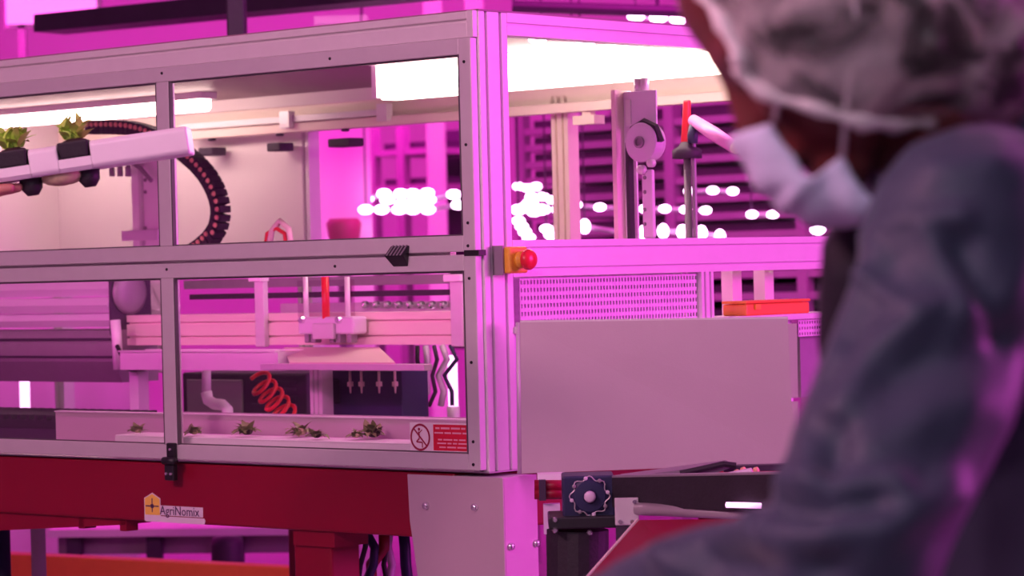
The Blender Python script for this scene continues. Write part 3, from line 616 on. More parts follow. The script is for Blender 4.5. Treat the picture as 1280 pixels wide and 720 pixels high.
# lilac support post and ledges, glowing upright tube
y, _ = on_x(395, 490, .72); tag(build('support_post', MB().prism(slotted(.72, .76, y-.022, y+.022, {'p-': [y-.008, y+.008]}, .005, .006), 'z', 0, on_x(395, 463, .72)[1]), 'alu_bright'), 'lilac aluminium support post under the drop tray, beside the nozzle block', 'post')
y, z = on_x(566, 478, 1.3); ut = thing('upright_tube', 'glowing white upright light tube standing behind the lower window', 'lamp', (1.3, y, 0))
build('lamp_tube', MB().tube([(1.3, y, on_x(566, 508, 1.3)[1]), (1.3, y, on_x(566, 444, 1.3)[1])], .014, 12), 'tube_pink', ut, smooth=True); build('socket', MB().tube([(1.3, y, 0), (1.3, y, on_x(566, 508, 1.3)[1])], .018, 12), 'lilac_metal', ut, smooth=True)
y, z = on_x(538, 470, 1.1); cb = thing('cable_bundle', 'dark bundle of cables and fittings hanging behind the drop tray', 'cables', (1.1, y, on_x(538, 505, 1.1)[1]))
for k in range(5):
    o = (k-2)*7; pp = [Vector((1.1+.01*k, *on_x(px+o, py, 1.1))) for px, py in ((536, 432), (540+o*.3, 450), (534-o*.4, 470), (538, 490), (530+o*.6, 508))]
    build('cable', MB().tube(pp, .006+.003*(k % 2), 6), ('black', 'lilac_metal', 'dark_frame', 'lilac_metal', 'navy')[k], cb, smooth=True)
# left lower window: ribbed cover, hood, dark rails
XV = .70
cv = thing('ribbed_cover', 'rounded ribbed lilac roller cover at the far end of the gantry', 'machine cover', (XV, on_x(60, 380, XV)[0], on_x(60, 408, XV)[1]))
yE = on_x(138, 380, XV)[0]; yF = LEN-.09
zv = [on_x(75, py, XV)[1] for py in (352, 372, 392, 410)]
for k in range(3):
    z1, z0 = zv[k], zv[k+1]; xo = (.012, 0, .008)[k]
    build('cover_rib', MB().prism([(XV+xo, z0+.002), (XV+xo-.012, (z0+z1)/2), (XV+xo, z1-.002), (XV+.14, z1-.002), (XV+.14, z0+.002)], 'y', yE, yF), 'lilac_metal', cv)
build('end_disc', MB().lathe([(.055, 0), (.062, .012), (.05, .02), (.03, .024)], (XV+.06, yE, (zv[0]+zv[3])/2+.03), (0, -1, 0), 20), 'grey_metal', cv, smooth=True)
build('end_cheek', B((XV-.005, yE-.008, zv[3]-.02), (XV+.14, yE, zv[0]+.0)), 'dark_frame', cv)
hd = thing('drum_hood', 'long dull purple hood below the ribbed roller cover', 'machine cover', (XV, on_x(60, 440, XV)[0], on_x(60, 478, XV)[1]))
zh = [on_x(75, py, XV)[1] for py in (413, 430, 452, 478)]
build('hood_shell', MB().prism([(XV+.02, zh[0]), (XV-.004, zh[1]), (XV-.002, zh[2]), (XV+.03, zh[3]), (XV+.16, zh[3]), (XV+.16, zh[0])], 'y', on_x(142, 440, XV)[0], LEN-.09), 'grey_metal', hd)
for py in (424, 446): z = on_x(75, py, XV)[1]; build('hood_seam', B((XV-.006, on_x(142, 440, XV)[0], z-.003), (XV+.02, LEN-.09, z+.003)), 'dark_frame', hd)
br2 = thing('pivot_arm', 'white pivot arm with a black clamp joining hood and pink channel', 'bracket', (.66, on_x(150, 440, .66)[0], on_x(150, 465, .66)[1]))
pp = [Vector((.66, *on_x(px, py, .66))) for px, py in ((144, 400), (146, 424), (148, 462))]
build('arm', MB().tube(pp, .014, 8), 'white_plastic', br2, smooth=True); a, b = xrect(157, 447, 171, 464, .65, .03); build('clamp', B(a, b), 'black', br2, bevel=.003)
pp = [Vector((.65, *on_x(px, py, .65))) for px, py in ((146, 432), (152, 444), (158, 452))]; build('cable', MB().tube(pp, .006, 6), 'black', br2, smooth=True)
y, z = on_x(167, 490, .66); tag(build('support_post', B((.66, y-.018, 0), (.70, y+.018, on_x(167, 464, .66)[1])), 'lilac_metal', bevel=.003), 'lilac support post under the black clamp', 'post')
y, z = on_x(31, 495, 1.2); l2 = thing('upright_tube', 'short glowing white upright tube below the purple hood', 'lamp', (1.2, y, 0))
build('lamp_tube', MB().tube([(1.2, y, on_x(31, 518, 1.2)[1]), (1.2, y, on_x(31, 474, 1.2)[1])], .016, 12), 'tube_pink', l2, smooth=True); build('socket', MB().tube([(1.2, y, 0), (1.2, y, on_x(31, 518, 1.2)[1])], .02, 12), 'lilac_metal', l2, smooth=True)
# dark conveyor bed at the lower left, front trough
XD = .22
dk = thing('dark_conveyor', 'black toothed conveyor bed behind the lower left glass', 'conveyor', (XD+.1, on_x(40, 540, XD)[0], 0.0))
yq = on_x(90, 535, XD)[0]; zt_ = on_x(45, 519, XD)[1]
build('side_frame', B((XD, yq, .0), (XD+.03, LEN-.06, zt_-.035)), 'dark_frame', dk); build('side_frame', B((XD+.26, yq, .0), (XD+.29, LEN-.06, zt_-.035)), 'dark_frame', dk)
build('belt', B((XD+.005, yq, zt_-.035), (XD+.285, LEN-.06, zt_-.012)), 'rubber', dk)
n = int((LEN-.06-yq)/.035)
for k in range(n): build('belt_cleat', B((XD+.005, yq+.035*k, zt_-.012), (XD+.285, yq+.035*k+.014, zt_)), 'rubber', dk)
XT = .16
zt0, zt1 = .005, on_x(400, 522, XT)[1]
tr = thing('steel_trough', 'brushed steel trough running behind the seedling channel', 'trough', (XT+.2, .7, 0.0))
build('front_wall', B((XT, .06, zt0), (XT+.003, yq-.01, zt1)), 'sheet', tr); build('floor_plate', B((XT, .06, 0.001), (XT+.40, yq-.01, zt0)), 'steel', tr); build('rear_wall', B((XT+.397, .06, zt0), (XT+.40, yq-.01, zt1-.02)), 'steel', tr)
build('rim', B((XT-.004, .06, zt1), (XT+.02, yq-.01, zt1+.003)), 'alu', tr)
z_g = on_x(400, 549, .07)[1]
gc = thing('seedling_channel', 'white growing channel with fallen seedlings behind the lower door', 'channel', (.075, .6, .0))
yg = on_x(160, 556, .07)[0]
build('channel_top', B((.03, .06, z_g-.004), (.135, yg, z_g)), 'white_plastic', gc, bevel=.002); build('channel_side', B((.03, .06, .0), (.034, yg, z_g-.004)), 'white_plastic', gc); build('channel_side', B((.131, .06, .0), (.135, yg, z_g-.004)), 'white_plastic', gc)
# seedlings
def leaf(mb, o, d, up, L, w_, curl):
    d = Vector(d).normalized(); s = d.cross(Vector(up)).normalized(); n = s.cross(d); pts = []
    for i in range(6):
        t = i/5; wd = w_*math.sin(math.pi*min(1, t*.85+.12)); c = Vector(o)+d*L*t+n*(curl*L*t*(1-t)*2)-n*L*.25*t*t
        pts += [c-s*wd, c+n*wd*-.25, c+s*wd]
    mb.add(pts, [(i*3+j, i*3+j+1, i*3+j+4, i*3+j+3) for i in range(5) for j in range(2)])
def foliage(seed, n, L, w_, tilt, spread=6.283, jit=.0):
    rn = random.Random(seed); mb = MB()
    for k in range(n):
        a = spread*k/n+rn.uniform(-.4, .4); e = rn.uniform(*tilt); d = Vector((math.cos(a)*math.cos(e), math.sin(a)*math.cos(e), math.sin(e)))
        leaf(mb, (rn.uniform(-jit, jit), rn.uniform(-jit, jit), .004), d, (0, 0, 1), L*rn.uniform(.6, 1.1), w_*rn.uniform(.7, 1.2), rn.uniform(.1, .5))
    return mb
def move(mb, M): mb.v = [M @ v for v in mb.v]; return mb
seeds = [(243, 548, 'small olive seedling lying by the foot of the door mullion', .8), (309, 549, 'upright tufted seedling on the white channel, next after the mullion', 1.15), (376, 550, 'bushy dark seedling in the middle of the white channel', 1.1), (396, 554, 'sprawling pale seedling touching the bushy dark one on the channel', .8), (445, 549, 'tiny dark seedling behind the longest seedling on the channel', .7), (467, 553, 'long dark seedling lying nearest the warning sign', 1.25), (172, 551, 'faint seedling on the channel left of the door hinge, behind dark glass', .8)]
seeds[-1] = (172, 551, 'faint small seedling at the far bare end of the white channel', .8)
for i, (px, py, lab, sc) in enumerate(seeds):
    xx = .05+.03*(i % 3); y, z = on_x(px, py+3, xx); y = max(y, .08)
    t = thing('seedling', lab, 'seedling', (xx, y, z_g), group='seedlings on the channel')
    M = Matrix.Translation((xx, y, z_g+.004)) @ Matrix.Scale(sc, 4)
    build('foliage', move(foliage(i+11, 30, .032, .0075, (.05, 1.3), 6.283*2, .010), M), 'leaf', t, smooth=True)
    build('root_plug', move(MB().lathe([(.005, -.016), (.0075, -.008), (.008, .006), (.005, .012)], (0, 0, .008), (.3, 1, 0), 10), M), 'soil_plug' if i % 2 else 'root', t, smooth=True)
    build('stem', move(MB().tube([(0, .012, .008), (.004, .03, .012), (.006, .05, .004)], .002, 5), M), 'leaf', t)
# orange tool case on the ledge
a, b = yrect(933, 371, 1012, 389, -.004, .07)
oc = thing('orange_case', 'small orange plastic case resting on the perforated ledge', 'case', ((a[0]+b[0])/2, .03, zl))
build('case_body', B((a[0], -.004, zl), (b[0], .066, zl+(b[2]-a[2])*.80)), 'orange', oc, bevel=.004); build('case_lid', B((a[0]-.003, -.006, zl+(b[2]-a[2])*.82), (b[0]+.003, .068, zl+(b[2]-a[2])*1.02)), 'orange', oc, bevel=.004)
build('case_clasp', B((a[0]+.03, -.009, zl+.014), (a[0]+.05, -.005, zl+.026)), 'yellow', oc)
# ================================================================== conveyor head in front of the guard plate (lower right)
YM = 5.62
def P(px, py, Y=YM): return W_at(px, py, Y)
FZ = 0.0
hd_ = thing('drive_unit', 'navy motor drive unit with round finned hub beside the silver corner bracket', 'motor', Vector((P(735, 640).x, YM+.06, 0)), WF)
def wbox(px0, py0, px1, py1, Y, t): a = P(px0, py1, Y); b = P(px1, py0, Y); return B((a.x, Y, a.z), (b.x, Y+t, b.z))
build('gear_case', wbox(704, 594, 768, 652, YM, .12), 'navy', hd_, WF, bevel=.004)
c = P(737, 620); build('hub_disc', MB().lathe([(.034, 0), (.036, .006), (.030, .010), (.014, .011), (.012, .018), (.010, .02)], c, (0, -1, 0), 24), 'navy', hd_, WF)
for k in range(8):
    an = k*math.pi/4+.2; q = c+Vector((math.cos(an)*.036, -.006, math.sin(an)*.036)); build('hub_rim_lobe', MB().lathe([(.004, 0), (.004, .005), (.002, .006)], q, (0, -1, 0), 8), 'grey_metal' if k % 2 else 'lilac_metal', hd_, WF)
mb = MB(); pp = [c+Vector((math.cos(t*math.pi/24)*(.036+.004*math.cos(t*math.pi/3)), -.008, math.sin(t*math.pi/24)*(.036+.004*math.cos(t*math.pi/3)))) for t in range(49)]
build('hub_ring', mb.tube(pp, .0013, 6, False), 'steel', hd_, WF); build('hub_cap', MB().lathe([(.012, 0), (.011, .005), (.006, .007)], c-Vector((0, .018, 0)), (0, -1, 0), 14), 'lilac_metal', hd_, WF, smooth=True)
build('mount_flange', wbox(686, 645, 772, 662, YM-.03, .16), 'black', hd_, WF, bevel=.003)
build('motor_body', MB().tube([P(722, 662, YM+.05)-Vector((0, 0, .0)), P(722, 720, YM+.05), P(722, 760, YM+.05)], .062, 18), 'rubber', hd_, WF)
a = P(722, 760, YM+.05); build('stand', B((a.x-.03, a.y-.03, 0), (a.x+.03, a.y+.03, a.z)), 'dark_frame', hd_, WF)
for (px, py) in ((736, 643), (737, 666), (694, 663), (694, 650)): build('bolt', MB().lathe([(.006, 0), (.004, .005)], P(px, py, YM-.03 if py > 644 else YM), (0, -1, 0), 8), 'bolt', hd_, WF)
# short red pipes and pale block between bracket and motor
cl = thing('side_channel', 'small stack of dull red pipes behind the silver bracket', 'pipes', Vector((P(688, 640).x, YM+.16, P(688, 668, YM+.2).z)), WF)
for py in (607, 617): build('pipe', MB().tube([P(668, py, YM+.2), P(712, py, YM+.2)], .012, 10), 'red_paint', cl, WF, smooth=True)
build('pale_block', wbox(672, 592, 706, 603, YM+.2, .05), 'white_plastic', cl, WF); build('pipe_clip', wbox(674, 600, 682, 626, YM+.18, .05), 'dark_frame', cl, WF); build('stay', wbox(680, 630, 700, 668, YM+.2, .03), 'lilac_metal', cl, WF)
a = P(690, 668, YM+.2); build('stay_foot', B((a.x-.012, a.y, 0), (a.x+.012, a.y+.03, a.z)), 'dark_frame', cl, WF)
# belt conveyor arm
cv_ = thing('belt_conveyor', 'black belt conveyor arm running behind the worker towards the motor', 'conveyor', Vector((P(870, 610).x, YM+.02, 0)), WF)
A0, A1 = P(765, 597, YM), P(1010, 592, YM-.35); B0, B1 = P(765, 634, YM), P(1010, 640, YM-.35); bk = Vector((.05, .07, 0))
build('side_plate', MB().hexa([B0, B1, A1, A0], [B0+bk, B1+bk, A1+bk, A0+bk]), 'rubber', cv_, WF)
build('top_edge', MB().hexa([A0, A1, A1+Vector((0,0,.004)), A0+Vector((0,0,.004))], [A0+bk*.3, A1+bk*.3, A1+bk*.3+Vector((0,0,.004)), A0+bk*.3+Vector((0,0,.004))]), 'grey_metal', cv_, WF)
q0, q1, q2, q3 = P(778, 597, YM+.02), P(912, 579, YM+.02), P(918, 583, YM+.02), P(880, 597, YM+.02)
build('belt_cover', MB().hexa([q0, q3, q2, q1], [v+Vector((.0, .10, 0)) for v in (q0, q3, q2, q1)]), 'grey_metal', cv_, WF)
build('cover_ridge', MB().tube([P(850, 592, YM+.01), P(905, 580, YM+.01), P(920, 582, YM+.01)], .006, 8), 'rubber', cv_, WF)
build('back_frame', wbox(905, 580, 1010, 590, YM+.1, .04), 'dark_frame', cv_, WF); 
for k, px in enumerate((920, 928, 938, 944)): build('brass_fitting', MB().lathe([(.006, 0), (.007, .008), (.003, .014)], P(px, 594-3*(k % 2), YM-.02), (.2, -.6, .7), 8), 'bronze', cv_, WF, smooth=True)
build('cover_strip', MB().tube([P(884, 600, YM-.03), P(940, 589, YM-.05)], .007, 8), 'lilac_metal', cv_, WF)
a = P(960, 626, YM-.2); build('leg', B((a.x-.03, a.y+.06, 0), (a.x+.03, a.y+.12, a.z)), 'dark_frame', cv_, WF)
rd = thing('steel_roller', 'polished steel roller with a painted glint at its end in front of the black conveyor', 'roller', P(870, 650, YM-.12), WF)
r0, r1 = P(796, 636, YM-.05), P(970, 643, YM-.25)
build('roller', MB().tube([r0, r1], .0125, 16), 'steel', rd, WF, smooth=True)
r2, r3 = P(908, 631, YM-.24), P(952, 632, YM-.27); build('glint_sleeve', MB().tube([r2, r3], .0052, 12), 'tube_pink', rd, WF, smooth=True)  # sleeve glows to imitate a bright glint on the steel, no lamp
build('bearing_plate', wbox(769, 622, 798, 657, YM-.055, .01), 'alu', rd, WF, bevel=.002)
for (px, py) in ((775, 652), (790, 652), (793, 627)): build('bolt', MB().lathe([(.005, 0), (.004, .004)], P(px, py, YM-.055), (0, -1, 0), 8), 'bolt', rd, WF)
a = P(783, 657, YM-.05); build('stand', B((a.x-.02, a.y-.0, 0), (a.x+.02, a.y+.03, a.z)), 'dark_frame', rd, WF)
rc = thing('red_chute', 'dark red sloping chute panel with steel edge below the roller', 'chute', Vector((P(850, 700).x, YM-.2, 0)), WF)
c0_, c1_, c2_, c3_ = P(797, 650, YM-.1), P(960, 648, YM-.3), P(930, 760, YM-.55), P(700, 760, YM-.35)
dn = Vector((.0, .01, -.012)); build('chute_panel', MB().hexa([c3_, c2_, c1_, c0_], [v+dn for v in (c3_, c2_, c1_, c0_)]), 'red_paint', rc, WF)
build('steel_edge', MB().tube([c0_, c3_], .0035, 8), 'cream_metal', rc, WF); 
for a in (c3_.lerp(c2_, .1), c3_.lerp(c2_, .9)): build('leg', B((a.x-.02, a.y-.02, 0), (a.x+.02, a.y+.02, a.z-.01)), 'red_paint', rc, WF)
# dark cables behind the red leg
cbs = thing('cable_bundle', 'tangle of dark cables hanging between red leg and silver bracket', 'cables', MF @ Vector((.35, on_x(475, 720, .35)[0], -BASE_Z)), WF)
for k in range(6):
    rn = random.Random(k); pp = []
    for j in range(6):
        px = 452+k*10+rn.uniform(-9, 9); py = 662+j*22; pp.append(MF @ Vector((.30+.03*k, *on_x(px, py, .30+.03*k))))
    pp.append(Vector((pp[-1].x, pp[-1].y, .0)))
    build('cable', MB().tube(pp, .007+.004*(k % 3), 6), ('rubber', 'navy', 'red_paint', 'rubber', 'lilac_metal', 'navy')[k], cbs, WF, smooth=True)
# ================================================================== channel held up outside the glass, upper left
YH = 5.15
g0, g1 = W_at(-140, 233, YH), W_at(238, 176, YH); ax = (g1-g0).normalized(); sd = Vector((0, 1, 0)); sd = (sd-ax*sd.dot(ax)).normalized(); upv = sd.cross(ax)*-1
if upv.z < 0: upv = -upv
HF = Matrix.Translation(g0) @ Matrix((ax, sd, upv)).transposed().to_4x4(); LG = (g1-g0).length
hg = thing('held_channel', 'white growing channel with potted seedlings held up by a hand', 'channel', (LG/2, 0, -.025), HF)
sec = [(-.045, -.018), (-.038, -.025), (.038, -.025), (.045, -.018), (.045, .018), (.038, .025), (-.038, .025), (-.045, .018)]
def lx(px): 
    r = ray(px, 200); p = CAM+r*(YH/r.y); return (HF.inverted() @ p).x
pots = [lx(98), lx(20)]
# body of the channel with rectangular cut-outs on the camera-side top edge where the pots sit
cuts = sorted(pots); segs = []; s0 = 0
for c in cuts: segs.append((s0, c-.029)); s0 = c+.029
segs.append((s0, LG))
for (u, v) in segs: build('channel_body', MB().prism(sec, 'x', u, v), 'white_plastic', hg, HF, bevel=.003)
low = [(-.045, -.018), (-.038, -.025), (.038, -.025), (.045, -.018), (.045, .018), (.02, .018), (.02, -.002), (-.045, -.002)]
for c in cuts: build('channel_floor', MB().prism(low, 'x', c-.029, c+.029), 'white_plastic', hg, HF)
for i, c in enumerate(pots):
    lab = ('bright green leafy seedling in a black pot near the channel tip', 'paler seedling in a black pot above the holding hand')[i]
    t = thing('potted_seedling', lab, 'potted plant', (c, -.022, 0), HF, 'potted seedlings in the held channel')
    build('net_pot', MB().hexa([(c-.024, -.046, -.0015), (c+.024, -.046, -.0015), (c+.024, .018, -.0015), (c-.024, .018, -.0015)], [(c-.028, -.049, .028), (c+.028, -.049, .028), (c+.028, .019, .028), (c-.028, .019, .028)]), 'rubber', t, HF, bevel=.003)
    build('soil', MB().ell((c, -.015, .028), (.024, .030, .006), 12, 6), 'soil_plug', t, HF, smooth=True)
    M = Matrix.Translation((c, -.015, .03)); build('foliage', move(foliage(40+i, 60, .046, .0085, (.5, 1.5), 6.283*3, .016), M), 'leaf_bright', t, HF, smooth=True)
for (px, py) in ((112, 226), (40, 233)):
    q = W_at(px, py, YH+.0); ql = HF.inverted() @ q; tag(build('drain_foot', MB().lathe([(.010, -.030), (.019, -.018), (.021, 0)], (ql.x, 0, -.025), (0, 0, 1), 12), 'rubber', hg, HF, smooth=True), None)
q = HF.inverted() @ W_at(82, 234, YH); build('root_mat', MB().ell((q.x, .0, -.029), (.042, .03, .017), 14, 8), 'root', hg, HF, smooth=True)
# hand under the channel: palm, four fingers and a thumb, forearm running out to the left
hx = lx(-28); mb = MB()
mb.cap((hx-.20, .02, -.24), (hx-.055, .005, -.085), .040, .029); mb.cap((hx-.05, -.005, -.075), (hx-.01, .0, -.048), .030, .022); mb.cap((hx-.05, .02, -.07), (hx-.01, .025, -.046), .026, .020)
for k in range(4):
    yk = -.033+.021*k; l = (.9, 1.05, 1.0, .82)[k]; x0 = hx-.012
    mb.cap((x0, yk*.8, -.045), (x0+.035*l, yk, -.039), .0105, .010); mb.cap((x0+.035*l, yk, -.039), (x0+.058*l, yk, -.0365), .010, .0095); mb.cap((x0+.058*l, yk, -.0365), (x0+.076*l, yk, -.037), .0095, .0085)
mb.cap((hx-.045, -.03, -.06), (hx-.02, -.055, -.03), .014, .012); mb.cap((hx-.02, -.055, -.03), (hx+.004, -.057, .0), .012, .010)
hp = thing('person', 'bare hand and grey sleeve of a person gripping the held channel', 'person', (hx-.1, 0, -.25), HF)
build('body', remesh(mb, .004, 3), 'hand_skin', hp, HF, smooth=True)
build('sleeve', remesh(MB().cap((hx-.42, .05, -.45), (hx-.13, .015, -.165), .075, .05), .008, 3), 'jacket', hp, HF, smooth=True)
# ================================================================== background: grow racks, curtains, lamps
def rack(label, x0, y0, y1, zs, depth, m, dark, z_top, tilt=0, posts=2, name='grow_rack'):
    t = thing(name, label, 'rack', (x0+depth/2, (y0+y1)/2, -BASE_Z)); 
    for k in range(posts):
        y = y0+(y1-y0)*k/(posts-1)
        for xx in (x0, x0+depth): build('upright', B((xx-.03, y-.03, -BASE_Z), (xx+.03, y+.03, z_top)), m, t)
    for z in zs:
        build('shelf', B((x0-.02, y0, z-.018), (x0+depth, y1, z+.018)), m, t); build('growing_tray', B((x0+.05, y0+.04, z+.018), (x0+depth-.05, y1-.04, z+.06)), dark, t)
    if depth > .3: build('back_sheet', B((x0+depth+.035, y0, zs[0]-.1), (x0+depth+.045, y1, z_top)), dark, t)
    return t
XB_ = 7.0
def bz(py, px=850): return on_x(px, py, XB_)[1]
ys = [on_x(px, 220, XB_)[0] for px in (1180, 890, 640)]
rows = [bz(p) for p in (402, 372, 345, 318, 296, 272, 250, 226, 200, 176, 152)]
rack('tall grow rack with close lilac shelves seen through the short side', XB_, ys[0], ys[1]+.25, rows, .8, 'rack_metal', 'rack_dark', bz(126), posts=3)
rack('tall dark grow rack with lilac shelves standing behind the corner post', XB_+.15, ys[1]+.35, ys[2]+.05, [bz(p)+.04 for p in (402, 372, 345, 318, 296, 272, 250, 226, 204, 182, 160)], .8, 'rack_metal', 'rack_dark', bz(128, 700), posts=2)
yA, yB2 = on_x(542, 220, 8.2)[0], on_x(468, 220, 8.2)[0]
rack('dark narrow rack behind the upper glass, beside the magenta curtain', 8.2, yA, yB2, [on_x(505, p, 8.2)[1] for p in (420, 330, 235, 190)], .6, 'rack_metal', 'rack_dark', on_x(505, 158, 8.2)[1], posts=3)
# curtains and columns in the magenta room
def curtain(label, px0, px1, Y, z1, amp=.03, name='curtain', m='curtain'):
    a, b = W_at(px0, 300, Y), W_at(px1, 300, Y); n = 36; mb = MB(); pts = []
    for i in range(n+1):
        t = i/n; pts.append((a.x+(b.x-a.x)*t, Y+amp*math.sin(t*(b.x-a.x)*26)))
    vs = [(x, y, 0.02) for x, y in pts]+[(x, y, z1) for x, y in pts]+[(x, y+.01, .02) for x, y in pts]+[(x, y+.01, z1) for x, y in pts]; N = n+1
    fs = []
    for i in range(n): fs += [(i, i+1, N+i+1, N+i), (2*N+i, 3*N+i, 3*N+i+1, 2*N+i+1), (N+i, N+i+1, 3*N+i+1, 3*N+i), (i, 2*N+i, 2*N+i+1, i+1)]
    fs += [(0, N, 3*N, 2*N), (n, 2*N+n, 3*N+n, N+n)]
    t = thing(name, label, 'curtain', ((a.x+b.x)/2, Y, 0), WF); build('sheet', mb.add(vs, fs), m, t, WF, smooth=True)
    build('curtain_rail', B((a.x, Y-.02, z1), (b.x, Y+.03, z1+.04)), 'alu', t, WF); return t
curtain('magenta lit plastic curtain behind the upper glass', 400, 466, 13.5, 2.75, .008)
curtain('magenta lit plastic curtain seen below the purple hood', -60, 165, 13.0, 2.5, .008)
for px, lab in ((548, 'white square column behind the upper glass, beside the dark narrow rack'), (600, 'white square column hidden mostly by the corner post')):
    a = W_at(px, 300, 14.5); cpl = thing('column', lab, 'column', (a.x, 14.5, 0), WF); build('shaft', B((a.x-.05, 14.45, 0), (a.x+.05, 14.55, 4.3)), 'curtain', cpl, WF, bevel=.01); build('column_foot', B((a.x-.08, 14.42, 0), (a.x+.08, 14.58, .05)), 'alu', cpl, WF)
a = W_at(430, 288, 12); rb = thing('red_bin', 'blurred red bin on a stand before the magenta curtain', 'bin', (a.x, 12, 0), WF)
build('bin_body', MB().lathe([(.05, -.12), (.07, .0), (.075, .03), (.06, .05)], (a.x, 12, a.z), (0, 0, 1), 14), 'bin_red', rb, WF, smooth=True); build('stand', MB().tube([(a.x, 12, 0), (a.x, 12, a.z-.1)], .03), 'rack_metal', rb, WF)
# grow light bars: each lamp bead its own piece
def led_bar(label, dots, Y, r=.021, stretch=None, group=None):
    ps = [W_at(px, py, Y) for px, py in dots]; b = base_of(ps); t = thing('grow_light_bar', label, 'lamp', b-Vector((0, 0, r)), WF, group)
    ps2 = sorted(ps, key=lambda p: p.x)
    build('bar', MB().tube([p+Vector((0, .03, .0)) for p in ps2] if len(ps2) > 1 else [ps2[0]+Vector((-.03, .03, 0)), ps2[0]+Vector((.03, .03, 0))], .012, 6), 'rack_metal', t, WF)
    build('hanger', MB().tube([ps2[0]+Vector((0, .03, 0)), Vector((ps2[0].x, ps2[0].y+.03, 4.3))], .004, 5), 'rack_dark', t, WF)
    for p, (px, py) in zip(ps, dots):
        sx = stretch or (1.25, 1, .8); build('lamp_bead', MB().ell(p, (r*sx[0], r*sx[1], r*sx[2]), 12, 8), 'led', t, WF, smooth=True)
led_bar('row of three pink lamp beads on the rack beside the face mask', [(862, 239), (891, 238), (916, 239)], 13.2)
led_bar('long row of small pink lamp beads passing behind the pulley unit', [(720, 256), (750, 259), (778, 260), (806, 261), (831, 261), (857, 262), (882, 263)], 13.0)
led_bar('row of large pink lamp beads just above the wide mid rail', [(731, 283), (781, 291), (805, 291), (829, 289), (853, 290), (877, 291), (900, 296)], 12.0, .026, (.85, 1, 1.15))
led_bar('pair of pink lamp beads under the face mask', [(940, 268), (966, 268)], 13.2)
led_bar('single slanted pink lamp bead below the chin of the mask', [(1023, 287)], 12.6, .03, (1.2, 1, .7))
led_bar('upper cluster of pink lamp beads right of the corner post', [(648, 233), (659, 235), (670, 233), (679, 246), (690, 250), (664, 246)], 13.4)
led_bar('middle cluster of pink lamp beads right of the corner post', [(648, 262), (659, 258), (668, 264), (678, 262), (700, 262), (704, 275), (663, 254)], 13.0, .028)
led_bar('steep line of pink lamp beads rising from the emergency stop', [(648, 276), (652, 283), (656, 290), (661, 297)], 12.5, .022)
led_bar('short steep line of pink lamp beads just right of the emergency stop', [(683, 286), (688, 293), (692, 298)], 12.5, .022)
led_bar('upper row of crowded pink lamp beads behind the upper glass', [(458, 249), (480, 242), (484, 250), (501, 242), (516, 242), (519, 251), (534, 241), (536, 250), (567, 243), (584, 243)], 13.6, .026)
led_bar('lower row of crowded pink lamp beads behind the upper glass', [(457, 262), (477, 262), (499, 262), (503, 255), (516, 262), (527, 258), (535, 262), (573, 256), (586, 259)], 13.3, .026)
led_bar('row of pink lamp beads above the enclosure roof beside the forehead', [(795, 20), (823, 22), (848, 24)], 13.0, .03, (1.3, 1, .8))
# upper left: dark duct, upright and pale lamp panel
du_ = thing('cable_duct', 'long dark overhead cable duct above the enclosure', 'duct', W_at(160, 40, 11.0), WF)
a0, a1, b1, b0 = W_at(42, 40, 11.0), W_at(640, -16, 9.5), W_at(640, -44, 9.5), W_at(42, 18, 11.0); dv = Vector((.1, .15, 0))
build('duct_body', MB().hexa([a0, a1, b1, b0], [v+dv for v in (a0, a1, b1, b0)]), 'rack_dark', du_, WF); build('duct_hanger', MB().tube([a0.lerp(b1, .6), Vector((a0.lerp(b1, .6).x, a0.lerp(b1, .6).y, 4.3))], .02, 6), 'rack_dark', du_, WF)
a = W_at(296, 20, 9.3); up_ = thing('ceiling_strut', 'dark ceiling strut hanging down in front of the overhead cable duct', 'strut', (a.x, 9.3, 2.1), WF)
build('shaft', B((a.x-.030, 9.26, 2.1), (a.x+.030, 9.34, 4.29)), 'dark_frame', up_, WF, bevel=.006); build('ceiling_plate', B((a.x-.08, 9.22, 4.28), (a.x+.08, 9.38, 4.30)), 'dark_frame', up_, WF)
a, b = W_at(8, 30, 15), W_at(46, -60, 15); lp = thing('wall_lamp_panel', 'pale glowing lamp panel beside the dark duct end', 'lamp', ((a.x+b.x)/2, 15, a.z), WF)
build('panel', B((a.x, 15, a.z), (b.x+.3, 15.05, b.z)), 'panel_glow', lp, WF); build('frame', B((a.x-.02, 15.05, a.z-.02), (b.x+.32, 15.09, b.z+.02)), 'rack_metal', lp, WF); build('stand', B((a.x+.05, 15.05, 0), (a.x+.09, 15.09, a.z)), 'rack_metal', lp, WF)
dr = thing('overhead_rail', 'dark overhead rail just above the short side of the roof', 'rail', W_at(760, 12, 12), WF)
a, b = W_at(640, 8, 12), W_at(900, 16, 12); build('rail', MB().tube([a, b], .025, 8), 'rack_dark', dr, WF); build('hanger', MB().tube([a.lerp(b, .7), Vector((a.lerp(b, .7).x, 12, 4.3))], .01, 6), 'rack_dark', dr, WF)
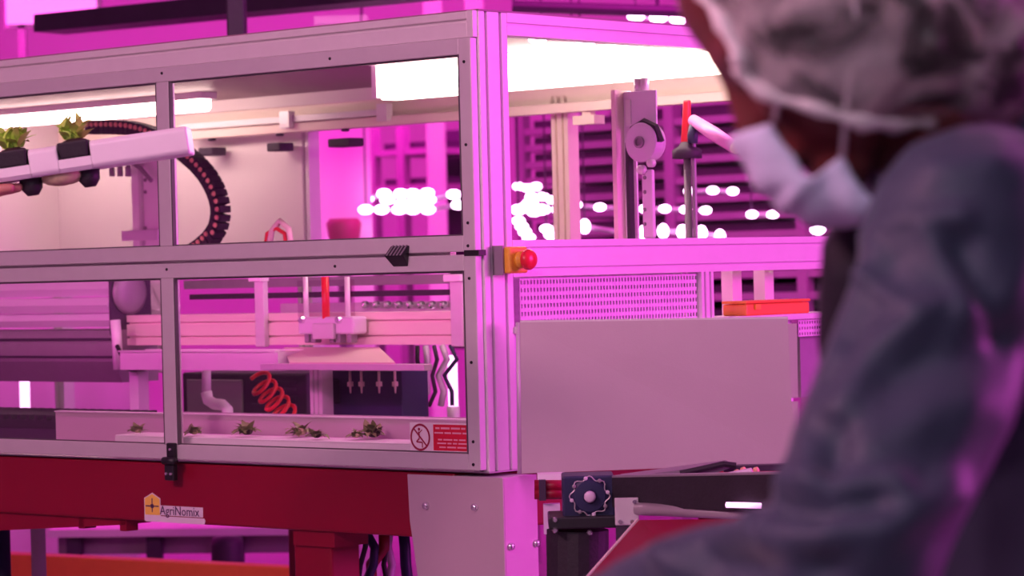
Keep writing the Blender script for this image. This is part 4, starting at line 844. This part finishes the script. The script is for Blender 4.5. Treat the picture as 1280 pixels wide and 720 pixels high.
# below the red beam at the left: orange rail, pale bench, blue posts
orl = thing('orange_barrier', 'low orange steel barrier rail behind the machine base', 'barrier', Vector((W_at(180, 712, 9.8).x, 9.8, 0)), WF)
a, b = W_at(-40, 690, 10.0), W_at(420, 712, 9.6); build('barrier_rail', MB().hexa([a-Vector((0,0,.10)), b-Vector((0,0,.10)), b, a], [v+Vector((.02,.08,0)) for v in (a-Vector((0,0,.10)), b-Vector((0,0,.10)), b, a)]), 'orange', orl, WF, bevel=.006)
for q in (a.lerp(b, .02), a.lerp(b, .98)): build('barrier_post', B((q.x-.04, q.y+.0, 0), (q.x+.04, q.y+.07, q.z-.01)), 'orange', orl, WF)
bn = thing('pale_bench', 'low pale bench with dark underside behind the orange barrier', 'bench', Vector((W_at(240, 690, 11.2).x, 11.2, 0)), WF)
a, b = W_at(60, 672, 11.4), W_at(440, 668, 11.0); build('bench_top', MB().hexa([a, b, b+Vector((0,.5,0)), a+Vector((0,.5,0))], [v+Vector((0,0,.03)) for v in (a, b, b+Vector((0,.5,0)), a+Vector((0,.5,0)))]), 'curtain', bn, WF)
for t in (.08, .35, .62, .93): q = a.lerp(b, t); build('bench_leg', B((q.x-.03, q.y+.05, 0), (q.x+.03, q.y+.11, q.z)), 'rack_dark', bn, WF)
build('bench_skirt', MB().hexa([a+Vector((.02,.12,-.08)), b+Vector((-.02,.12,-.08)), b+Vector((-.02,.12,0)), a+Vector((.02,.12,0))], [v+Vector((0,.02,0)) for v in (a+Vector((.02,.12,-.08)), b+Vector((-.02,.12,-.08)), b+Vector((-.02,.12,0)), a+Vector((.02,.12,0)))]), 'rack_metal', bn, WF)
a = W_at(284, 682, 10.5); tag(build('dark_bucket', MB().lathe([(.05, 0), (.06, a.z), (.055, a.z+.03), (.02, a.z+.035)], (a.x, 10.5, 0), (0, 0, 1), 16), 'rack_dark', None, WF, smooth=True), 'dark round bucket standing between bench and barrier', 'bucket')
for px, lab in ((48, 'blue grey pipe stand beneath the red gusset'), (4, 'darker pipe stand at the far end of the red gusset')):
    y, z = on_x(px, 684, .45); pst = thing('pipe_stand', lab, 'stand', (.45, y, -BASE_Z)); build('pipe', MB().tube([(.45, y, -BASE_Z+.01), (.45, y, zb-.02)], .020, 12), 'lilac_metal' if px > 20 else 'navy', pst, smooth=True); build('foot', MB().lathe([(.06, 0), (.06, .01), (.025, .015)], (.45, y, -BASE_Z), (0, 0, 1), 16), 'grey_metal', pst); build('pad', B((.42, y-.04, zb-.02), (.48, y+.04, zb-.0)), 'grey_metal', pst)
# room fixtures that carry the light
def fixture(label, loc, w_, d_, m, group):
    t = thing('ceiling_lamp', label, 'lamp', loc, WF, group); x, y, z = loc
    build('tray', B((x-w_/2, y-d_/2, z+.06), (x+w_/2, y+d_/2, z+.10)), 'white_plastic', t, WF); build('stem', MB().tube([(x, y, z+.10), (x, y, 4.3)], .015, 6), 'grey_metal', t, WF)
    for k in (-.25, .25): build('tube', MB().tube([(x-w_*.46, y+d_*k, z+.045), (x+w_*.46, y+d_*k, z+.045)], .014, 8), m, t, WF)
for l, lb in (((-3.2, 1.6, 3.93), 'white twin tube ceiling lamp over the aisle before the long glazed doors'), ((-.9, -1.2, 3.93), 'white twin tube ceiling lamp nearest the front wall')): fixture(lb, l, 1.5, .4, 'tube_white', 'ceiling lamps')
for l, lb in (((-4.0, 13.5, 4.05), 'magenta twin tube grow lamp above the plastic curtain'), ((1.5, 12.0, 4.05), 'magenta twin tube grow lamp above the tall racks'), ((-1.0, 17.5, 4.05), 'magenta twin tube grow lamp nearest the back wall')): fixture(lb, l, 2.6, .5, 'tube_pink', 'ceiling grow lamps')
# ================================================================== the worker
YP = 2.35
def Q(px, py, dy=0.0): return W_at(px, py, YP+dy)
yaw = math.radians(4)                           # head turned away from the viewer
pit = math.radians(42)
fw = Vector((-math.cos(yaw)*math.cos(pit), math.sin(yaw)*math.cos(pit), -math.sin(pit))).normalized()
lf = Vector((-math.sin(yaw), -math.cos(yaw), 0)).normalized()       # the person's left, towards the viewer
upd = lf.cross(fw).normalized() * (1 if lf.cross(fw).z > 0 else -1)
EAR = Q(1024, 15)
HM = Matrix.Translation(EAR + lf*-.0) @ Matrix((fw, lf, upd)).transposed().to_4x4()     # head frame: forward, left, up
def H(f, l, u): return HM @ Vector((f, l, u))
HR = HM.to_3x3()
foot = Vector((Q(1250, 400, .18).x, YP+.18, 0))
pr = thing('person', 'worker in blue grey coat, white hair net and pale face mask looking down', 'person', foot, WF)
mb = MB()
mb.ell(H(-.006, 0, .045), (.097, .074, .088), 24, 16, HR); mb.ell(H(.042, 0, -.040), (.052, .058, .078), 20, 14, HR); mb.ell(H(.03, 0, .02), (.066, .066, .06), 20, 12, HR)
mb.cap(H(.074, 0, -.104), H(.066, 0, -.09), .026, .03)
for s in (-1, 1):
    mb.cap(H(.0, s*.048, -.065), H(.066, s*.016, -.108), .018, .018); mb.cap(H(.0, s*.055, -.02), H(.0, s*.048, -.065), .02, .018)
    mb.ell(H(.066, s*.036, -.028), (.026, .022, .022), 12, 8, HR); mb.cap(H(.084, s*.012, .022), H(.074, s*.045, .024), .013, .012)
    mb.ell(H(.0755, s*.030, .003), (.0145, .0165, .0135), 12, 8, HR); mb.ell(H(-.008, s*.076, -.002), (.018, .009, .031), 12, 8, HR)
mb.cap(H(.090, 0, .008), H(.106, 0, -.034), .010, .014); mb.ell(H(.104, 0, -.036), (.014, .017, .011), 12, 8, HR); mb.ell(H(.088, 0, -.070), (.016, .026, .016), 12, 8, HR)
NECK = Q(1215, 215, .07)
mb.cap(H(-.03, 0, -.03), NECK, .056, .066); mb.cap(H(.01, 0, -.07), NECK, .045, .06)
# shoulders, arms, torso under the coat
SL, EL, WL = Q(1208, 315, -.10), Q(1062, 700, -.22), Q(770, 792, -.02)
SR, ER, WR = Q(1190, 330, .36), Q(1085, 740, .40), Q(850, 830, .33)
PEL = Vector((foot.x+.02, foot.y, .98)); CH = Q(1210, 360, .14)
mb.cap(NECK, CH, .07, .12); mb.cap(CH, PEL, .12, .125); mb.cap(SL, SR, .06, .06)
for (s_, e_, w_) in ((SL, EL, WL), (SR, ER, WR)):
    mb.cap(s_, e_, .05, .04); mb.cap(e_, w_, .04, .027)
    d = (w_-e_).normalized(); up_h = Vector((0, 0, 1)); sid = d.cross(up_h).normalized(); up2 = sid.cross(d)
    pm = w_+d*.045; mb.cap(w_+d*.01-sid*.012, pm+d*.03-sid*.022, .022, .016); mb.cap(w_+d*.01+sid*.012, pm+d*.03+sid*.022, .022, .016); mb.cap(w_, pm+d*.02, .024, .018)
    for k in range(4):
        b0 = pm+d*.035+sid*(-.030+.020*k); l = (.85, 1.0, .96, .78)[k]
        k1 = b0+(d*.9-up2*.35)*.042*l; k2 = k1+(d*.55-up2*.8)*.026*l; k3 = k2+(d*.2-up2*.95)*.020*l
        mb.cap(b0, k1, .0098, .009); mb.cap(k1, k2, .009, .0085); mb.cap(k2, k3, .0085, .0075)
    tb0 = w_+d*.025-sid*.024; tb1 = tb0+(d*.5-sid*.7-up2*.3)*.045; tb2 = tb1+(d*.85-sid*.05-up2*.5)*.030
    mb.cap(tb0, tb1, .014, .011); mb.cap(tb1, tb2, .011, .009)
FEET = []
for s in (-1, 1):
    hip = PEL+Vector((.0, .09*s, -.03)); kn = Vector((foot.x-.03, foot.y+.10*s, .52)); an = Vector((foot.x+.02, foot.y+.10*s, .09))
    mb.cap(hip, kn, .085, .058); mb.cap(kn, an, .056, .038); FEET.append((hip, kn, an))
body = build('body', remesh(mb, .0062, 4), 'skin', pr, WF, smooth=True)
for s in (-1, 1):
    e_ = H(.076, s*.030, -.002); build('eye', MB().ell(e_, (.0115, .0115, .0105), 12, 8, HR), 'eye', body, WF, smooth=True); build('iris', MB().ell(e_+HR @ Vector((.0085, 0, -.002)), (.0045, .0055, .0055), 10, 6, HR), 'iris', body, WF, smooth=True)
# hair under the net
def hairvol(g):
    m_ = MB(); m_.ell(H(-.012, 0, .056), (.098*g, .083*g, .090*g), 24, 16, HR); m_.ell(Q(1108, 22, .01), (.118*g, .098*g, .093*g), 24, 16); m_.ell(Q(1205, 62, .02), (.075*g, .085*g, .068*g), 20, 12); m_.ell(H(-.04, 0, .0), (.085*g, .084*g, .075*g), 20, 12, HR)
    for s in (-1, 1): m_.ell(H(.018, s*.030, -.006), (.088*g, .064*g, .098*g), 22, 14, HR)
    return m_
hv = hairvol(.93); rn = random.Random(5)
for k in range(46):
    a = rn.uniform(0, 6.28); b_ = rn.uniform(-.9, 1.3); c = Q(1108, 22, .01)+Vector((math.cos(a)*math.cos(b_)*.088, math.sin(a)*math.cos(b_)*.072, math.sin(b_)*.068)); t1 = Vector((rn.uniform(-1, 1), rn.uniform(-1, 1), rn.uniform(-.5, .5))).normalized()*.03
    hv.cap(c-t1, c+t1, .013, .011, 8)
hv = remesh(hv, .007, 3)
def interp(x, tab):
    if x <= tab[0][0]: return tab[0][1]
    for (a, b), (c, d) in zip(tab, tab[1:]):
        if x <= c: return b+(d-b)*(x-a)/(c-a)
    return tab[-1][1]
def cut_face(m_, off):                           # open the volume over face and neck along the cap's edge
    I = HM.inverted(); keep = []
    for f in m_.f:
        c = I @ (sum((m_.v[i] for i in f), Vector())/len(f))
        line = lambda p, q: (q[0]-p[0])*(c.z-p[1])-(q[1]-p[1])*(c.x-p[0])
        wav = .003*math.sin(c.y*60)+.002*math.sin(c.x*90+c.y*30)
        if c.z > .0066:
            if c.x > interp(c.z, ((.0066, .0856), (.0142, .076), (.04, .070), (.07, .0635), (.12, .045), (.2, .0)))+wav-off: continue
        elif c.z < interp(c.x, ((-.3, -.40), (-.06, -.184), (-.022, -.148), (.019, -.115), (.051, -.073), (.079, -.0255), (.0856, .0066)))+wav+off or c.x > .0856: continue
        keep.append(f)
    m_.f = keep; used = sorted({i for f in keep for i in f}); ix = {o: n for n, o in enumerate(used)}; m_.v = [m_.v[i] for i in used]; m_.f = [tuple(ix[i] for i in f) for f in keep]; return m_
build('hair', cut_face(hv, .004), 'hair', pr, WF, smooth=True)
net = cut_face(remesh(hairvol(1.05), .006, 6), 0)
for v in net.v:
    nz_ = noise.noise(v*28)*.004+noise.noise(v*70)*.0018; v += (v-Q(1090, 20)).normalized()*nz_
# elastic band: a ruffled tube along the net's open edge
from collections import defaultdict
def boundary_loops(m_):
    cnt = defaultdict(int)
    for f in m_.f:
        for i in range(len(f)): cnt[tuple(sorted((f[i], f[(i+1) % len(f)])))] += 1
    adj = defaultdict(list)
    for (a, b), c in cnt.items():
        if c == 1: adj[a].append(b); adj[b].append(a)
    loops = []; seen = set()
    for s in adj:
        if s in seen: continue
        lp = [s]; seen.add(s); cur = s
        while True:
            nx = [k for k in adj[cur] if k not in seen]
            if not nx: break
            cur = nx[0]; seen.add(cur); lp.append(cur)
        loops.append(lp)
    return sorted(loops, key=len, reverse=True)
lp = boundary_loops(net)[0]; pts = [net.v[i].copy() for i in lp]
for _ in range(10): pts = [(pts[i-1]+pts[i]*2+pts[(i+1) % len(pts)])/4 for i in range(len(pts))]
I = HM.inverted(); cen = sum(pts, Vector())/len(pts)
hn = joint('hair_net', pr)
no = build('net_cap', net, 'net', hn, WF, smooth=True)
pts.append(pts[0]); mbb = MB(); k = 3; pts = pts[::k]+[pts[0]]
mbb.tube([p+(p-cen).normalized()*.001 for p in pts], [.0058+.0022*math.sin(i*1.9)+.001*math.sin(i*.7) for i in range(len(pts))], 8)
build('elastic_band', mbb, 'net_band', hn, WF, smooth=True)
# wider hem of gathered fabric above the band
hem = MB(); rows_ = []
for j in range(4):
    rows_.append([p+(Q(1085, 10)-p)*(.055*j)+(p-Q(1085, 10)).normalized()*(.006*math.sin(j*1.0)+.0022*math.sin(i*1.7)) for i, p in enumerate(pts[:-1])])
N = len(rows_[0]); hem.v = [p for r in rows_ for p in r]; hem.f = [(j*N+i, j*N+(i+1) % N, (j+1)*N+(i+1) % N, (j+1)*N+i) for j in range(3) for i in range(N)]
build('gathered_hem', hem, 'net_hem', hn, WF, smooth=True)
# face mask
rowsM = [((.124, -.024), (.090, .046, -.040)), ((.133, -.050), (.098, .050, -.062)), ((.137, -.075), (.102, .052, -.084)), ((.135, -.098), (.097, .053, -.095)), ((.129, -.115), (.072, .056, -.098)), ((.118, -.133), (.074, .055, -.122)), ((.095, -.150), (.078, .052, -.146))]
mb = MB(); NU = 24; NV = 36
def mrow(t):
    t *= len(rowsM)-1; i = min(int(t), len(rowsM)-2); f_ = t-i; a, b = rowsM[i], rowsM[i+1]
    return [a[0][j]*(1-f_)+b[0][j]*f_ for j in range(2)], [a[1][j]*(1-f_)+b[1][j]*f_ for j in range(3)]
for j in range(NV+1):
    c_, s_ = mrow(j/NV)
    for i in range(NU+1):
        u = (i/NU*2-1)*math.pi/2; cu, su = math.cos(u), math.sin(u)
        f_ = s_[0]+(c_[0]-s_[0])*cu**.9; l_ = s_[1]*su; z_ = s_[2]+(c_[1]-s_[2])*cu
        pl = .0016*math.sin(j/NV*math.pi*9)*cu+.0022*math.sin(j/NV*16+abs(su)*7)*abs(su)
        mb.v.append(H(f_+pl, l_*(1+pl*3), z_))
mb.f = [(j*(NU+1)+i, j*(NU+1)+i+1, (j+1)*(NU+1)+i+1, (j+1)*(NU+1)+i) for j in range(NV) for i in range(NU)]
mk = joint('face_mask', pr)
mo = build('mask_sheet', mb, 'mask', mk, WF, smooth=True); sm = mo.modifiers.new('s', 'SOLIDIFY'); sm.thickness = .0012
for s in (-1, 1):
    build('ear_loop', MB().tube([H(.089, s*.048, -.040), H(.066, s*.066, -.022), H(.02, s*.084, .008), H(-.012, s*.088, .02), H(-.028, s*.084, .0), H(-.016, s*.082, -.02), H(.025, s*.078, -.056), H(.070, s*.057, -.098)], .0024, 8), 'loop', mk, WF, smooth=True)
# coat: one continuous garment
def coatlump():
    m_ = MB()
    m_.cap(NECK+Vector((.0, 0, -.045)), CH+Vector((.02, 0, .0)), .088, .150); m_.cap(CH+Vector((.03, 0, 0)), PEL+Vector((0, 0, .0)), .158, .172); m_.cap(PEL, PEL+Vector((0, 0, -.30)), .172, .20)
    m_.cap(SL+Vector((.03, .03, .012)), SR+Vector((.03, -.04, 0)), .084, .08); m_.cap(NECK+Vector((.01, 0, -.03)), SL+Vector((.0, 0, .015)), .074, .080); m_.cap(NECK+Vector((.01, 0, -.03)), SR, .074, .080)
    m_.cap(SL, SL.lerp(EL, .5), .078, .071); m_.cap(SL.lerp(EL, .5), EL, .071, .070); m_.cap(EL, EL.lerp(WL, .5), .062, .054); m_.cap(EL.lerp(WL, .5), WL, .054, .048)
    m_.cap(SR, ER, .084, .074); m_.cap(ER, WR, .066, .046)
    return m_
ct = remesh(coatlump(), .0055, 9)
def normals(m_):
    n_ = [Vector() for _ in m_.v]
    for f in m_.f:
        a, b, c = m_.v[f[0]], m_.v[f[1]], m_.v[f[2]]; k = (b-a).cross(c-a)
        for q in f: n_[q] += k
    return [q.normalized() for q in n_]
FOLDS = [([(948, 590), (985, 606), (1040, 620), (1110, 612)], .016, 20), ([(985, 640), (1030, 645), (1090, 632)], -.016, 16), ([(955, 650), (1030, 672), (1110, 658), (1175, 620)], .017, 22),
         ([(845, 700), (880, 668), (940, 676), (985, 700)], .014, 20), ([(900, 700), (960, 706), (1030, 706)], -.014, 18), ([(780, 712), (820, 700), (850, 715)], .010, 18),
         ([(1040, 470), (1075, 390), (1100, 320)], .009, 12), ([(1068, 430), (1092, 370), (1118, 325)], -.008, 12), ([(1050, 520), (1100, 440), (1165, 385)], .011, 15), ([(1085, 350), (1120, 378), (1140, 384)], .008, 10),
         ([(1085, 300), (1135, 278), (1200, 272)], .009, 14), ([(1110, 470), (1180, 440), (1265, 425)], -.012, 26), ([(1095, 560), (1160, 520), (1255, 500)], .011, 28),
         ([(1030, 500), (1012, 550), (1022, 600)], .009, 14), ([(1052, 540), (1040, 590)], -.009, 14), ([(1200, 310), (1235, 370), (1262, 430)], -.009, 14), ([(1160, 300), (1190, 345), (1205, 390)], .007, 12), ([(1170, 215), (1225, 205), (1290, 215)], .007, 16),
         ([(1100, 690), (1170, 600), (1240, 540)], .009, 24)]
def to_px(p):
    d = p-CAM; z = d.dot(F0); return 640+FPX*d.dot(R0)/z, 360-FPX*d.dot(U0)/z
def seg_d(x, y, a, b):
    ux, uy = b[0]-a[0], b[1]-a[1]; t = max(0, min(1, ((x-a[0])*ux+(y-a[1])*uy)/(ux*ux+uy*uy))); return math.hypot(x-a[0]-t*ux, y-a[1]-t*uy)
nn = normals(ct)
for v, n_ in zip(ct.v, nn):                      # draped folds on the side of the sleeve and shoulder
    w1 = Vector((v.x*3+v.z*5, v.y*3, v.z*8-v.x*7)); g = .004*(1-abs(noise.noise(w1*1.6))*2.2)
    x, y = to_px(v); side = max(0, min(1, -n_.dot((v-CAM).normalized())*1.6+.35))
    if 700 < x < 1400 and 150 < y < 900:
        for pl, amp, wd in FOLDS:
            amp *= .8; wd *= 1.2
            d = min(seg_d(x, y, p, q) for p, q in zip(pl, pl[1:]))
            if d < wd*2.6: g += amp*side*math.exp(-(d/wd)**2)
    v += n_*g
coat = build('coat', ct, 'jacket', pr, WF, smooth=True)
cmb = MB(); ring = []                            # stand collar
dn_ = (H(-.03, 0, -.03)-NECK).normalized()
for (r, t) in ((.088, -.035), (.085, .0), (.080, .03), (.078, .048), (.073, .048), (.075, .0), (.078, -.035)): ring.append((r, t))
build('collar', cmb.lathe(ring[:4]+ring[4:], NECK+Vector((0, 0, -.01)), dn_, 28), 'jacket', pr, WF, smooth=True)
build('chest_shade', remesh(MB().cap(Q(1095, 330, .06), Q(1100, 420, .12), .048, .056).cap(Q(1110, 300, .08), Q(1160, 520, .12), .05, .08), .008, 4), 'chest_shade', pr, WF, smooth=True)  # near-black lump paints in the shaded chest of the coat
tm = MB()
for hip, kn, an in FEET: tm.cap(hip, kn, .098, .075); tm.cap(kn, an, .075, .062)
build('trousers', remesh(tm, .010, 3), 'trousers', pr, WF, smooth=True)
for hip, kn, an in FEET:
    sm_ = MB().cap(Vector((an.x+.03, an.y, .048)), Vector((an.x-.15, an.y, .040)), .047, .038); sm_.v = [Vector((v.x, v.y, max(v.z, .002))) for v in sm_.v]; build('shoe', sm_, 'shoe', pr, WF, smooth=True)
